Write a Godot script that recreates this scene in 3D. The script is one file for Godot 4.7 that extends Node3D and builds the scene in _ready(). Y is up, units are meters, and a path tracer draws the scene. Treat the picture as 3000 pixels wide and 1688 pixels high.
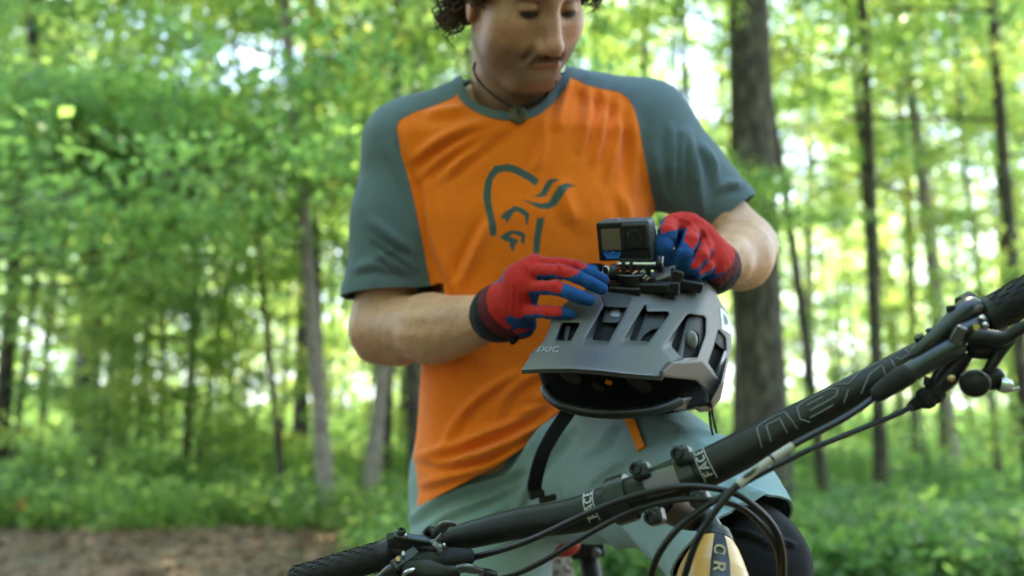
extends Node3D
# A rider at rest in a summer forest: he fits an action camera on his helmet, behind the handlebar of his bike.
# The rig frame: x right, y up, z towards the lens, metres; rig() turns a place in the photograph and a depth into it.

const FOCAL := 2600.0
var view: Transform3D
var origin := Vector3.ZERO
var rng := RandomNumberGenerator.new()
var mats := {}
var taken := {}


func _ready() -> void:
	view = Transform3D(Basis(Vector3.RIGHT, deg_to_rad(8.0)), Vector3(0, 1.0, 0))
	var cam := Camera3D.new()
	cam.name = "camera"
	var lens := CameraAttributesPhysical.new()
	lens.frustum_focal_length = 36.966
	lens.frustum_focus_distance = 0.93
	lens.frustum_near = 0.05
	lens.frustum_far = 400.0
	lens.exposure_aperture = 3.3
	cam.attributes = lens
	cam.fov = 2.0 * rad_to_deg(atan(844.0 / FOCAL))
	cam.near = 0.05
	cam.far = 400.0
	cam.transform = view
	add_child(cam)

	var sky_mat := ProceduralSkyMaterial.new()
	sky_mat.sky_top_color = Color(0.66, 0.80, 1.0)
	sky_mat.sky_horizon_color = Color(0.95, 0.97, 1.0)
	sky_mat.sky_curve = 0.25
	sky_mat.sky_energy_multiplier = 0.95
	sky_mat.ground_bottom_color = Color(0.10, 0.13, 0.05)
	sky_mat.ground_horizon_color = Color(0.35, 0.42, 0.25)
	var sky := Sky.new()
	sky.sky_material = sky_mat
	var env := Environment.new()
	env.background_mode = Environment.BG_SKY
	env.sky = sky
	env.tonemap_mode = Environment.TONE_MAPPER_LINEAR
	env.tonemap_exposure = EXPOSURE
	env.sdfgi_enabled = true
	env.ssao_enabled = true
	env.ssil_enabled = true
	var we := WorldEnvironment.new()
	we.name = "environment"
	we.environment = env
	add_child(we)

	var sun := DirectionalLight3D.new()
	sun.name = "sun"
	sun.light_color = Color(1.0, 0.95, 0.85)
	sun.light_energy = 1.6
	sun.light_angular_distance = 0.5
	sun.shadow_enabled = true
	sun.basis = Basis.looking_at(-SUN_FROM.normalized())
	add_child(sun)

	make_materials()
	skin_materials()
	helmet_materials()
	bike_materials()
	build_ground()
	build_forest()
	build_bike()
	build_person()
	build_helmet()
	build_action_camera()


const EXPOSURE := 7.5
const SUN_FROM := Vector3(0.45, 1.0, -0.55)

# ---------------------------------------------------------------- names, things and meshes


func rig(px: float, py: float, d: float) -> Vector3:
	return Vector3((px - 1500.0) / FOCAL * d, (844.0 - py) / FOCAL * d, -d)


func numbered(called: String) -> String:
	var k: int = taken.get(called, -1) + 1
	taken[called] = k
	return called if k == 0 else "%s_%03d" % [called, k]


func tag(o: Node3D, label: String, category := "", group := "", kind := "") -> Node3D:
	if label:
		o.set_meta("label", label)
	if category:
		o.set_meta("category", category)
	if group:
		o.set_meta("group", group)
	if kind:
		o.set_meta("kind", kind)
	return o


func thing(called: String, base: Vector3, label: String, category: String, group := "") -> Node3D:
	var o := Node3D.new()
	o.name = numbered(called)
	o.position = base
	add_child(o)
	origin = base
	tag(o, label, category, group)
	return o


class Geo:
	var v := PackedVector3Array()
	var n := PackedVector3Array()
	var i := PackedInt32Array()
	var c := PackedColorArray()
	var uv := PackedVector2Array()

	func tri(a: int, b: int, d: int) -> void:
		i.append(a)
		i.append(b)
		i.append(d)

	func quad(a: int, b: int, d: int, e: int) -> void:
		tri(a, b, d)
		tri(a, d, e)

	func vert(p: Vector3, q: Vector3) -> int:
		v.append(p)
		n.append(q)
		return v.size() - 1

	func add(o: Geo) -> void:
		var at := v.size()
		v.append_array(o.v)
		n.append_array(o.n)
		c.append_array(o.c)
		uv.append_array(o.uv)
		for k in o.i:
			i.append(k + at)

	func smooth() -> void:
		n.resize(v.size())
		n.fill(Vector3.ZERO)
		for k in range(0, i.size(), 3):
			var a := i[k]
			var b := i[k + 1]
			var d := i[k + 2]
			var q := (v[d] - v[a]).cross(v[b] - v[a])
			n[a] += q
			n[b] += q
			n[d] += q
		for k in n.size():
			n[k] = n[k].normalized()

	# faces turned so that they agree with the normals (clockwise seen from outside)
	func turned() -> PackedInt32Array:
		var r := i.duplicate()
		for k in range(0, r.size(), 3):
			var a := r[k]
			var b := r[k + 1]
			var d := r[k + 2]
			if (v[d] - v[a]).cross(v[b] - v[a]).dot(n[a] + n[b] + n[d]) < 0.0:
				r[k + 1] = d
				r[k + 2] = b
		return r

	func moved(t: Transform3D) -> Geo:
		var g := Geo.new()
		g.i = i
		g.c = c
		g.uv = uv
		g.v = t * v
		g.n = n.duplicate()
		var m := t.basis.inverse().transposed()
		for k in g.n.size():
			g.n[k] = (m * n[k]).normalized()
		return g


func mesh_of(g: Geo, m: Material) -> ArrayMesh:
	var a := []
	a.resize(Mesh.ARRAY_MAX)
	a[Mesh.ARRAY_VERTEX] = g.v
	a[Mesh.ARRAY_NORMAL] = g.n
	if g.c.size() == g.v.size():
		a[Mesh.ARRAY_COLOR] = g.c
	if g.uv.size() == g.v.size():
		a[Mesh.ARRAY_TEX_UV] = g.uv
	a[Mesh.ARRAY_INDEX] = g.turned()
	var me := ArrayMesh.new()
	me.add_surface_from_arrays(Mesh.PRIMITIVE_TRIANGLES, a)
	me.surface_set_material(0, m)
	return me


# commits a Geo in the rig frame as one named part (or thing) of parent
func put(called: String, g: Geo, m: Material, parent: Node3D = null) -> MeshInstance3D:
	var o := MeshInstance3D.new()
	o.name = called if parent else numbered(called)
	if g.i.size() == 0:
		push_warning("empty " + called)
		return o
	o.mesh = mesh_of(g.moved(Transform3D(view.basis, view.origin - (origin if parent else Vector3.ZERO))), m)
	(parent if parent else self).add_child(o, true)
	return o


# the same for a Geo in world axes about its parent's base
func put_world(called: String, g: Geo, m: Material, parent: Node3D = null) -> MeshInstance3D:
	var o := MeshInstance3D.new()
	o.name = called if parent else numbered(called)
	o.mesh = mesh_of(g, m)
	(parent if parent else self).add_child(o, true)
	return o


# ---------------------------------------------------------------- shapes


func spline(p: Array, sub: int) -> Array:
	var out := []
	for k in p.size() - 1:
		var a: Vector4 = p[maxi(k - 1, 0)]
		var b: Vector4 = p[k]
		var c: Vector4 = p[k + 1]
		var d: Vector4 = p[mini(k + 2, p.size() - 1)]
		for s in sub:
			var t := float(s) / sub
			out.append(0.5 * ((2.0 * b) + (c - a) * t + (2.0 * a - 5.0 * b + 4.0 * c - d) * t * t + (3.0 * b - a - 3.0 * c + d) * t * t * t))
	out.append(p[-1])
	return out


# a tube along points (x, y, z, radius); flat > 0 squashes it along the given side
func tube(p: Array, seg := 10, cap := true, sub := 0, wide := 1.0, wide_dir := Vector3.ZERO) -> Geo:
	if sub > 0:
		p = spline(p, sub)
	var g := Geo.new()
	var side := Vector3.ZERO
	var last := Vector3.ZERO
	for k in p.size():
		var q: Vector4 = p[k]
		var here := Vector3(q.x, q.y, q.z)
		var a: Vector4 = p[maxi(k - 1, 0)]
		var b: Vector4 = p[mini(k + 1, p.size() - 1)]
		var t := Vector3(b.x - a.x, b.y - a.y, b.z - a.z).normalized()
		if k == 0:
			side = wide_dir if wide_dir != Vector3.ZERO else (t.cross(Vector3.UP) if absf(t.y) < 0.9 else t.cross(Vector3.RIGHT))
		side = (side - t * side.dot(t)).normalized()
		var up := side.cross(t)
		for s in seg:
			var w := TAU * s / seg
			var cs := cos(w)
			var sn := sin(w)
			g.vert(here + (side * cs * wide + up * sn) * q.w, (side * cs / wide + up * sn).normalized())
		if k > 0:
			for s in seg:
				var s2 := (s + 1) % seg
				g.quad((k - 1) * seg + s, (k - 1) * seg + s2, k * seg + s2, k * seg + s)
		last = t
	if cap:
		for e in 2:
			var k := 0 if e == 0 else p.size() - 1
			var q: Vector4 = p[k]
			var k2 := 1 if e == 0 else p.size() - 2
			var q2: Vector4 = p[k2]
			var t := Vector3(q.x - q2.x, q.y - q2.y, q.z - q2.z).normalized()
			var m := g.vert(Vector3(q.x, q.y, q.z) + t * q.w * 0.02, t)
			var ring := []
			for s in seg:
				ring.append(g.vert(g.v[k * seg + s], t))
			for s in seg:
				g.tri(m, ring[s], ring[(s + 1) % seg])
	return g


func p4(px: float, py: float, d: float, r: float) -> Vector4:
	var q := rig(px, py, d)
	return Vector4(q.x, q.y, q.z, r)


# a tube given as [px, py, depth, radius] places
func run(list: Array, seg := 10, sub := 4, cap := true) -> Geo:
	var p := []
	for q in list:
		p.append(p4(q[0], q[1], q[2], q[3]))
	return tube(p, seg, cap, sub)


# profile of (distance along the axis, radius) turned about the axis a -> dir
func lathe(a: Vector3, dir: Vector3, prof: Array, seg := 20, sharp := true) -> Geo:
	var g := Geo.new()
	dir = dir.normalized()
	var side := (dir.cross(Vector3.UP) if absf(dir.y) < 0.9 else dir.cross(Vector3.RIGHT)).normalized()
	var up := side.cross(dir)
	for k in prof.size() - 1:
		var q0: Vector2 = prof[k]
		var q1: Vector2 = prof[k + 1]
		if q0 == q1:
			continue
		var sl := (q1 - q0).normalized()
		var at := g.v.size()
		for e in 2:
			var q := q0 if e == 0 else q1
			for s in seg:
				var w := TAU * s / seg
				var rd := side * cos(w) + up * sin(w)
				g.vert(a + dir * q.x + rd * q.y, (rd * sl.x - dir * sl.y).normalized())
		for s in seg:
			var s2 := (s + 1) % seg
			g.quad(at + s, at + s2, at + seg + s2, at + seg + s)
	return g


# box with rounded edges; half sizes h, radius r, placed by t
func rbox(t: Transform3D, h: Vector3, r: float) -> Geo:
	var g := Geo.new()
	r = minf(r, minf(h.x, minf(h.y, h.z)) * 0.999)
	for axis in 3:
		for sgn in [-1.0, 1.0]:
			var u := (axis + 1) % 3
			var w := (axis + 2) % 3
			var cu := [-h[u], -h[u] + r * 0.45, -h[u] + r, h[u] - r, h[u] - r * 0.45, h[u]]
			var cw := [-h[w], -h[w] + r * 0.45, -h[w] + r, h[w] - r, h[w] - r * 0.45, h[w]]
			var at := g.v.size()
			for a in 6:
				for b in 6:
					var p := Vector3.ZERO
					p[axis] = sgn * h[axis]
					p[u] = cu[a]
					p[w] = cw[b]
					var inner := p.clamp(-h + Vector3.ONE * r, h - Vector3.ONE * r)
					var dir := (p - inner).normalized()
					g.vert(inner + dir * r, dir)
			for a in 5:
				for b in 5:
					g.quad(at + a * 6 + b, at + a * 6 + b + 1, at + a * 6 + b + 7, at + a * 6 + b + 6)
	return g.moved(t)


func ball(t: Transform3D, h: Vector3, n := 12) -> Geo:
	var g := Geo.new()
	for a in n + 1:
		for b in n * 2:
			var th := PI * a / n
			var ph := TAU * b / (n * 2)
			var d := Vector3(sin(th) * cos(ph), cos(th), sin(th) * sin(ph))
			g.vert(d * h, (d / h).normalized())
	for a in n:
		for b in n * 2:
			var b2 := (b + 1) % (n * 2)
			g.quad(a * n * 2 + b, a * n * 2 + b2, (a + 1) * n * 2 + b2, (a + 1) * n * 2 + b)
	return g.moved(t)


# a frame at a place whose z looks back along the sight line, turned by yaw, pitch, roll (degrees)
func frame(p: Vector3, yaw := 0.0, pitch := 0.0, roll := 0.0) -> Transform3D:
	var z := -p.normalized()
	var x := Vector3.UP.cross(z).normalized()
	var b := Basis(x, z.cross(x), z)
	return Transform3D(b * Basis(Vector3.FORWARD, deg_to_rad(roll)) * Basis(Vector3.UP, deg_to_rad(yaw)) * Basis(Vector3.RIGHT, deg_to_rad(pitch)), p)


# distance to a polygon, negative inside
func poly_dist(poly: PackedVector2Array, p: Vector2) -> float:
	var best := 1e9
	var inside := false
	var j := poly.size() - 1
	for k in poly.size():
		var a := poly[k]
		var b := poly[j]
		var e := b - a
		var w := p - a
		var d := w - e * clampf(w.dot(e) / maxf(e.length_squared(), 1e-9), 0.0, 1.0)
		best = minf(best, d.length_squared())
		if (a.y > p.y) != (b.y > p.y) and p.x < e.x * (p.y - a.y) / e.y + a.x:
			inside = not inside
		j = k
	return -sqrt(best) if inside else sqrt(best)


# a closed outline with its corners rounded
func round_poly(pts: Array, r := 0.25) -> PackedVector2Array:
	var out := PackedVector2Array()
	var n := pts.size()
	for k in n:
		var a: Vector2 = pts[(k + n - 1) % n]
		var b: Vector2 = pts[k]
		var c: Vector2 = pts[(k + 1) % n]
		for t in [0.0, 0.5, 1.0]:
			var p := b.lerp(a, r)
			var q := b.lerp(c, r)
			out.append(p.lerp(b, t).lerp(b.lerp(q, t), t))
	return out


func vmat(called: String, albedo: Color, rough: float, metal := 0.0, spec := 0.5) -> StandardMaterial3D:
	var m := StandardMaterial3D.new()
	m.resource_name = called
	m.albedo_color = albedo.linear_to_srgb()
	m.roughness = rough
	m.metallic = metal
	m.metallic_specular = spec
	mats[called] = m
	return m


func noise_tex(seed_: int, freq: float, normal := false, strength := 4.0, size := 512, ramp: Gradient = null, octaves := 4) -> Texture2D:
	var nz := FastNoiseLite.new()
	nz.seed = seed_
	nz.frequency = freq
	nz.fractal_octaves = octaves
	var t := NoiseTexture2D.new()
	t.width = size
	t.height = size
	t.seamless = true
	t.noise = nz
	t.as_normal_map = normal
	t.bump_strength = strength
	if ramp:
		t.color_ramp = ramp
	return t


func grad(list: Array) -> Gradient:
	var g := Gradient.new()
	var o := PackedFloat32Array()
	var c := PackedColorArray()
	for q in list:
		o.append(q[0])
		c.append(Color(q[1], q[2], q[3]).linear_to_srgb())
	g.offsets = o
	g.colors = c
	return g


# ---------------------------------------------------------------- materials


func make_materials() -> void:
	rng.seed = 7
	# leaves of four tints: the light that shines through is yellower than the light they reflect
	var tints := [
		[Color(0.072, 0.110, 0.026), Color(0.62, 0.83, 0.18)],
		[Color(0.052, 0.095, 0.026), Color(0.46, 0.72, 0.16)],
		[Color(0.040, 0.074, 0.024), Color(0.26, 0.48, 0.13)],
		[Color(0.092, 0.118, 0.022), Color(0.86, 0.96, 0.20)],
	]
	for k in 4:
		var m := vmat("leaf_%d" % k, tints[k][0], 0.5, 0.0, 0.4)
		m.backlight_enabled = true
		m.backlight = Color(tints[k][1]).linear_to_srgb()
	var bark := vmat("bark", Color(1, 1, 1), 0.9)
	bark.albedo_texture = noise_tex(3, 0.02, false, 0, 512, grad([[0.25, 0.016, 0.012, 0.008], [0.45, 0.045, 0.034, 0.024], [0.6, 0.050, 0.052, 0.026], [0.8, 0.12, 0.10, 0.075]]))
	bark.heightmap_enabled = true
	bark.heightmap_texture = noise_tex(4, 0.03)
	bark.heightmap_scale = 4.0
	bark.uv1_triplanar = true
	bark.uv1_scale = Vector3(1.1, 0.3, 1.1)
	var pale := vmat("pale_bark", Color(1, 1, 1), 0.85)
	pale.albedo_texture = noise_tex(5, 0.02, false, 0, 512, grad([[0.2, 0.10, 0.08, 0.062], [0.6, 0.21, 0.175, 0.14], [1.0, 0.33, 0.29, 0.24]]))
	pale.uv1_triplanar = true
	pale.uv1_scale = Vector3(3, 0.8, 3)
	var earth := vmat("earth", Color(1, 1, 1), 0.95)
	earth.albedo_texture = noise_tex(8, 0.012, false, 0, 1024, grad([[0.15, 0.05, 0.024, 0.011], [0.45, 0.115, 0.062, 0.032], [0.62, 0.17, 0.095, 0.052], [0.85, 0.26, 0.165, 0.10]]), 6)
	earth.uv1_triplanar = true
	earth.uv1_world_triplanar = true
	earth.uv1_scale = Vector3.ONE * 0.5
	var floor_m := vmat("forest_floor", Color(1, 1, 1), 0.95)
	floor_m.albedo_texture = noise_tex(9, 0.01, false, 0, 1024, grad([[0.2, 0.05, 0.05, 0.02], [0.5, 0.10, 0.085, 0.045], [0.8, 0.16, 0.12, 0.07]]), 6)
	floor_m.uv1_triplanar = true
	floor_m.uv1_world_triplanar = true
	floor_m.uv1_scale = Vector3.ONE * 0.4
	vmat("flag", Color(0.75, 0.16, 0.04), 0.6)
	vmat("dead_leaf", Color(0.20, 0.125, 0.07), 0.8)


# ---------------------------------------------------------------- ground


func ground_height(x: float, z: float) -> float:
	var h := 0.05 * sin(x * 0.9 + 1.3) * cos(z * 0.7) + 0.10 * sin(x * 0.23) * sin(z * 0.19 + 0.6)
	var far := maxf(0.0, -z - 9.0)
	h += 0.012 * far
	h *= clampf((absf(x) + absf(z) - 2.0) / 5.0, 0.0, 1.0)
	# the low mound of the trail on the left
	h += 0.07 * exp(-(pow((x + 2.4) / 1.2, 2) + pow((z + 7.0) / 0.5, 2)))
	return h


func build_ground() -> void:
	var g := Geo.new()
	var xs := []
	for k in 61:
		var t := (k - 30) / 30.0
		xs.append(signf(t) * (absf(t) * 14.0 + pow(absf(t), 4) * 140.0))
	for a in 61:
		for b in 61:
			var x: float = xs[a]
			var z: float = xs[b] - 6.0
			g.vert(Vector3(x, ground_height(x, z), z), Vector3.UP)
	for a in 60:
		for b in 60:
			g.quad(a * 61 + b, a * 61 + b + 1, a * 61 + b + 62, a * 61 + b + 61)
	g.smooth()
	for k in g.n.size():
		g.n[k] = g.n[k] * signf(g.n[k].y)
	tag(put_world("ground", g, mats.forest_floor), "brown forest floor under the leaf litter", "", "", "structure")
	# bare earth of the trail
	var p := Geo.new()
	var nx := 60
	var nz := 24
	for a in nx + 1:
		for b in nz + 1:
			var x := lerpf(-8.0, -0.7, a / float(nx))
			var z := lerpf(-7.35, -3.6, b / float(nz)) + 0.16 * sin(x * 2.1) + 0.09 * sin(x * 5.3 + 1.0)
			p.vert(Vector3(x, ground_height(x, z) + 0.012 + 0.018 * sin(x * 7.0 + z * 3.0) * sin(z * 6.1), z), Vector3.UP)
	for a in nx:
		for b in nz:
			p.quad(a * (nz + 1) + b, a * (nz + 1) + b + 1, (a + 1) * (nz + 1) + b + 1, (a + 1) * (nz + 1) + b)
	p.smooth()
	for k in p.n.size():
		p.n[k] = p.n[k] * signf(p.n[k].y)
	tag(put_world("dirt_path", p, mats.earth), "bare brown earth of the trail with a low mound", "", "", "structure")


# ---------------------------------------------------------------- trees


# one flat spray of leaves along a few twigs, about 0.5 m across
func leaf_spray(seed_: int, count: int, reach: float, size: float, flat: float) -> Geo:
	var r := RandomNumberGenerator.new()
	r.seed = seed_
	var g := Geo.new()
	for k in count:
		var a := r.randf() * TAU
		var d := reach * sqrt(r.randf())
		var at := Vector3(cos(a) * d, r.randfn(0.0, flat) - d * d * 0.25, sin(a) * d)
		var yaw := a + r.randfn(0.0, 0.7)
		var b := Basis(Vector3.UP, -yaw) * Basis(Vector3.RIGHT, r.randfn(0.0, 0.45)) * Basis(Vector3.BACK, r.randfn(-0.25, 0.4))
		var s := size * r.randf_range(0.65, 1.25)
		var n := b.y
		var i0 := g.vert(at, n)
		g.vert(at + b * Vector3(s * 0.45, s * 0.05, s * 0.36), (n + b.z * 0.25).normalized())
		g.vert(at + b * Vector3(s, -s * 0.1, 0), n)
		g.vert(at + b * Vector3(s * 0.45, s * 0.05, -s * 0.36), (n - b.z * 0.25).normalized())
		g.tri(i0, i0 + 1, i0 + 2)
		g.tri(i0, i0 + 2, i0 + 3)
	return g


var sprays := []


func crown_node(called: String, places: Array, variant: int, tint: int, parent: Node3D) -> MultiMeshInstance3D:
	var mm := MultiMesh.new()
	mm.transform_format = MultiMesh.TRANSFORM_3D
	mm.mesh = sprays[variant][tint]
	mm.instance_count = places.size()
	for k in places.size():
		mm.set_instance_transform(k, places[k])
	var o := MultiMeshInstance3D.new()
	o.name = called
	o.multimesh = mm
	o.set_meta("kind", "stuff")
	parent.add_child(o, true)
	return o


func spray_place(at: Vector3, s: float, tilt := 0.3) -> Transform3D:
	var b := Basis(Vector3.UP, rng.randf() * TAU) * Basis(Vector3.RIGHT, rng.randfn(0.0, tilt)) * Basis(Vector3.BACK, rng.randfn(0.0, tilt))
	return Transform3D(b.scaled(Vector3.ONE * s * rng.randf_range(0.75, 1.3)), at)


# o: h height, r trunk radius, lean (x, z) of the top, low first branch height, reach of the lower branches, nb branches, per sprays a branch, s spray scale, bark, tints
func tree(called: String, x: float, z: float, label: String, category: String, group: String, o: Dictionary) -> Node3D:
	var base := Vector3(x, ground_height(x, z) - 0.02, z)
	var t := thing(called, base, label, category, group)
	var h: float = o.h
	var lean: Vector2 = o.get("lean", Vector2(rng.randfn(0, 0.02), rng.randfn(0, 0.02)) * h)
	var r: float = o.r
	var path := []
	var wob := Vector2(rng.randf() * TAU, rng.randf() * TAU)
	var nk := 9
	for k in nk + 1:
		var u := k / float(nk)
		var bend: float = o.get("bend", 0.012) * h
		path.append(Vector4(lean.x * u + bend * sin(u * 7.0 + wob.x) * u, h * u, lean.y * u + bend * sin(u * 6.0 + wob.y) * u, maxf(r * pow(1.0 - u, 0.6) * (1.0 + 0.22 * exp(-u * h * 3.0)), 0.006)))
	var bark: Material = mats[o.get("bark", "bark")]
	var wood := tube(path, 10 if r > 0.06 else 6, true, 2)
	var limbs := Geo.new()
	var lots := [[], [], [], []]
	var nb: int = o.nb
	var low: float = o.low
	var tint: Array = o.get("tints", [0.35, 0.35, 0.2, 0.1])
	for k in nb:
		var u := (k + rng.randf()) / nb
		var hb := lerpf(low, h * 0.97, u)
		var q: Vector4 = spline_at(path, hb / h)
		var az := k * 2.399 + rng.randf() * 0.8
		if o.has("toward") and rng.randf() < 0.6:
			az = float(o.toward) + rng.randfn(0, 0.5)
		var reach: float = o.reach * (1.0 - 0.72 * pow(u, 1.6)) * rng.randf_range(0.6, 1.15)
		var rise := rng.randf_range(0.0, 0.35)
		var from := Vector3(q.x, q.y, q.z)
		var mid := from + Vector3(cos(az), rise, sin(az)) * reach * 0.5
		var tip := from + Vector3(cos(az), rise * 0.8, sin(az)) * reach + Vector3(0, -0.06 * reach, 0)
		var rb := clampf(q.w * 0.38, 0.004, 0.05)
		limbs.add(tube([Vector4(from.x, from.y, from.z, rb), Vector4(mid.x, mid.y, mid.z, rb * 0.6), Vector4(tip.x, tip.y, tip.z, rb * 0.2)], 5, false, 2))
		var per: int = o.per
		for s in per:
			var v := rng.randf_range(0.25, 1.08)
			var p := from.lerp(mid, v * 2.0) if v < 0.5 else mid.lerp(tip, v * 2.0 - 1.0)
			var off := Vector3(rng.randfn(0, 0.22), rng.randfn(0, 0.05), rng.randfn(0, 0.22)) * reach
			var pick := rng.randf()
			var kk := 0
			while kk < 3 and pick > tint[kk]:
				pick -= tint[kk]
				kk += 1
			if not thin_canopy(base + p + off):
				lots[kk].append(spray_place(p + off, o.s))
	put_world("trunk", wood, bark, t)
	if limbs.v.size():
		put_world("branches", limbs, bark, t)
	var first := true
	for k in 4:
		if lots[k].size():
			crown_node("crown" if first else "crown_%03d" % k, lots[k], rng.randi() % sprays.size(), k, t)
			first = false
	return t


func spline_at(path: Array, u: float) -> Vector4:
	var f := clampf(u, 0.0, 0.999) * (path.size() - 1)
	var a: Vector4 = path[int(f)]
	var b: Vector4 = path[int(f) + 1]
	return a.lerp(b, f - int(f))


# the canopy is not even: it opens at chosen places in the view, and it thins out upwards
var openings := [[690, 190, 350, 120, 1.25], [400, 60, 190, 75, 1.15], [880, 420, 90, 60, 0.7], [1000, 60, 160, 60, 0.75], [2030, 150, 120, 170, 1.0], [1950, 330, 150, 60, 1.05], [2340, 480, 90, 180, 1.0], [2360, 800, 110, 140, 1.0], [2620, 720, 190, 110, 0.8], [2460, 120, 120, 100, 0.7], [2700, 330, 120, 120, 0.6], [2900, 620, 110, 160, 0.7], [980, 830, 80, 130, 0.75], [620, 640, 120, 60, 0.55], [150, 320, 90, 60, 0.6]]


func thin_canopy(p: Vector3) -> bool:
	var r := to_rig(p)
	if r.z > -8.8:
		return false
	var e := seen(r)
	var chance := 0.15 * smoothstep(1150.0, 300.0, e.y)
	for q in openings:
		var k := Vector2((e.x - q[0]) / q[2], (e.y - q[1]) / q[3]).length()
		chance = maxf(chance, float(q[4]) * 0.78 * smoothstep(1.2, 0.6, k))
	return rng.randf() < chance


# where on the ground a trunk's foot stands, from its place across the picture and its distance
func foot(px: float, d: float) -> Vector2:
	return Vector2((px - 1500.0) / FOCAL * d, -d * 0.99)


func build_forest() -> void:
	rng.seed = 21
	for k in 3:
		var row := []
		var g := leaf_spray(40 + k, 64, 0.40, 0.082, 0.05)
		for t in 4:
			row.append(mesh_of(g, mats["leaf_%d" % t]))
		sprays.append(row)
	var light := [0.42, 0.22, 0.10, 0.26]
	var mid := [0.35, 0.36, 0.22, 0.07]
	var dark := [0.12, 0.36, 0.50, 0.02]
	# --- trunks one can tell apart in the photograph
	var f: Vector2
	f = foot(2212, 8.4)
	tree("large_tree", f.x, f.y, "thick dark mossy trunk right behind the rider's raised elbow", "tree", "", {"h": 17.0, "r": 0.245, "lean": Vector2(0.2, -0.3), "low": 6.2, "reach": 4.2, "nb": 30, "per": 16, "s": 1.2, "tints": mid, "bend": 0.002})
	f = foot(2548, 9.5)
	tree("slim_tree", f.x, f.y, "slim straight dark tree between the thick trunk and the right edge", "tree", "", {"h": 13.0, "r": 0.070, "lean": Vector2(0.1, 0.2), "low": 4.4, "reach": 2.2, "nb": 16, "per": 10, "s": 0.9, "tints": light, "bend": 0.006})
	f = foot(2392, 9.0)
	tree("slim_tree", f.x, f.y, "thin dark leaning tree just right of the thick mossy trunk", "tree", "", {"h": 9.0, "r": 0.056, "lean": Vector2(-0.75, 0.0), "low": 4.4, "reach": 1.8, "nb": 14, "per": 9, "s": 0.8, "tints": light, "bend": 0.008})
	f = foot(2985, 9.0)
	tree("slim_tree", f.x, f.y, "dark tree at the far right edge below the handlebar grip", "tree", "", {"h": 11.0, "r": 0.075, "lean": Vector2(-0.15, 0.0), "low": 3.6, "reach": 2.4, "nb": 18, "per": 11, "s": 0.9, "tints": mid})
	f = foot(2752, 13.0)
	tree("broad_tree", f.x, f.y, "brown trunk in the distance seen below the handlebar", "tree", "", {"h": 14.0, "r": 0.12, "lean": Vector2(-0.5, 0.0), "low": 3.4, "reach": 3.2, "nb": 22, "per": 14, "s": 1.1, "tints": light, "bark": "pale_bark"})
	f = foot(2650, 15.0)
	tree("slim_tree", f.x, f.y, "grey trunk seen in the gap above the brake lever", "tree", "", {"h": 13.0, "r": 0.08, "lean": Vector2(0.3, 0.0), "low": 4.0, "reach": 2.6, "nb": 18, "per": 12, "s": 1.0, "tints": light})
	f = foot(1088, 7.9)
	tree("grey_tree", f.x, f.y, "pale grey trunk standing under the rider's bent elbow", "tree", "", {"h": 12.0, "r": 0.066, "lean": Vector2(1.05, 0.0), "low": 4.2, "reach": 2.4, "nb": 18, "per": 12, "s": 0.9, "tints": mid, "bark": "pale_bark", "bend": 0.004})
	f = foot(985, 7.7)
	tree("grey_tree", f.x, f.y, "pale leaning trunk left of the rider, twin of a darker stem", "tree", "", {"h": 11.0, "r": 0.068, "lean": Vector2(-1.25, 0.1), "low": 3.6, "reach": 2.4, "nb": 18, "per": 12, "s": 0.9, "tints": light, "bark": "pale_bark", "bend": 0.006})
	f = foot(972, 9.0)
	tree("slim_tree", f.x, f.y, "dark thin stem close behind the pale leaning trunk", "tree", "", {"h": 10.0, "r": 0.042, "lean": Vector2(-0.55, 0.0), "low": 3.8, "reach": 2.0, "nb": 14, "per": 10, "s": 0.8, "tints": mid, "bend": 0.006})
	f = foot(1140, 10.5)
	tree("slim_tree", f.x, f.y, "dark stem just right of the pale grey trunk under the elbow", "tree", "", {"h": 13.0, "r": 0.06, "lean": Vector2(0.1, 0.0), "low": 4.0, "reach": 2.4, "nb": 16, "per": 12, "s": 0.9, "tints": light})
	f = foot(858, 9.0)
	tree("slim_tree", f.x, f.y, "slender stem leaning left, left of the pale twin trunks", "tree", "", {"h": 9.5, "r": 0.038, "lean": Vector2(-1.3, 0.0), "low": 3.2, "reach": 2.0, "nb": 16, "per": 11, "s": 0.8, "tints": light, "bend": 0.01})
	f = foot(570, 10.5)
	tree("slim_tree", f.x, f.y, "very thin dark upright stem above the earth mound", "tree", "", {"h": 9.0, "r": 0.040, "lean": Vector2(0.05, 0.0), "low": 3.0, "reach": 2.2, "nb": 16, "per": 12, "s": 0.9, "tints": mid, "bend": 0.004})
	f = foot(600, 11.5)
	tree("slim_tree", f.x, f.y, "thin stem leaning right beside the upright stem at the mound", "tree", "", {"h": 10.0, "r": 0.036, "lean": Vector2(1.3, 0.0), "low": 3.4, "reach": 2.2, "nb": 16, "per": 12, "s": 0.9, "tints": light, "bend": 0.012})
	f = foot(372, 13.0)
	tree("broad_tree", f.x, f.y, "broad dark trunk in the distance left of the mound", "tree", "", {"h": 14.0, "r": 0.125, "lean": Vector2(0.1, 0.0), "low": 3.0, "reach": 3.4, "nb": 26, "per": 15, "s": 1.15, "tints": mid})
	f = foot(310, 10.5)
	tree("slim_tree", f.x, f.y, "dark stem at the trail edge, second from the left", "tree", "", {"h": 9.0, "r": 0.05, "lean": Vector2(-0.2, 0.0), "low": 2.4, "reach": 2.4, "nb": 18, "per": 12, "s": 0.95, "tints": mid})
	f = foot(432, 14.0)
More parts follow.
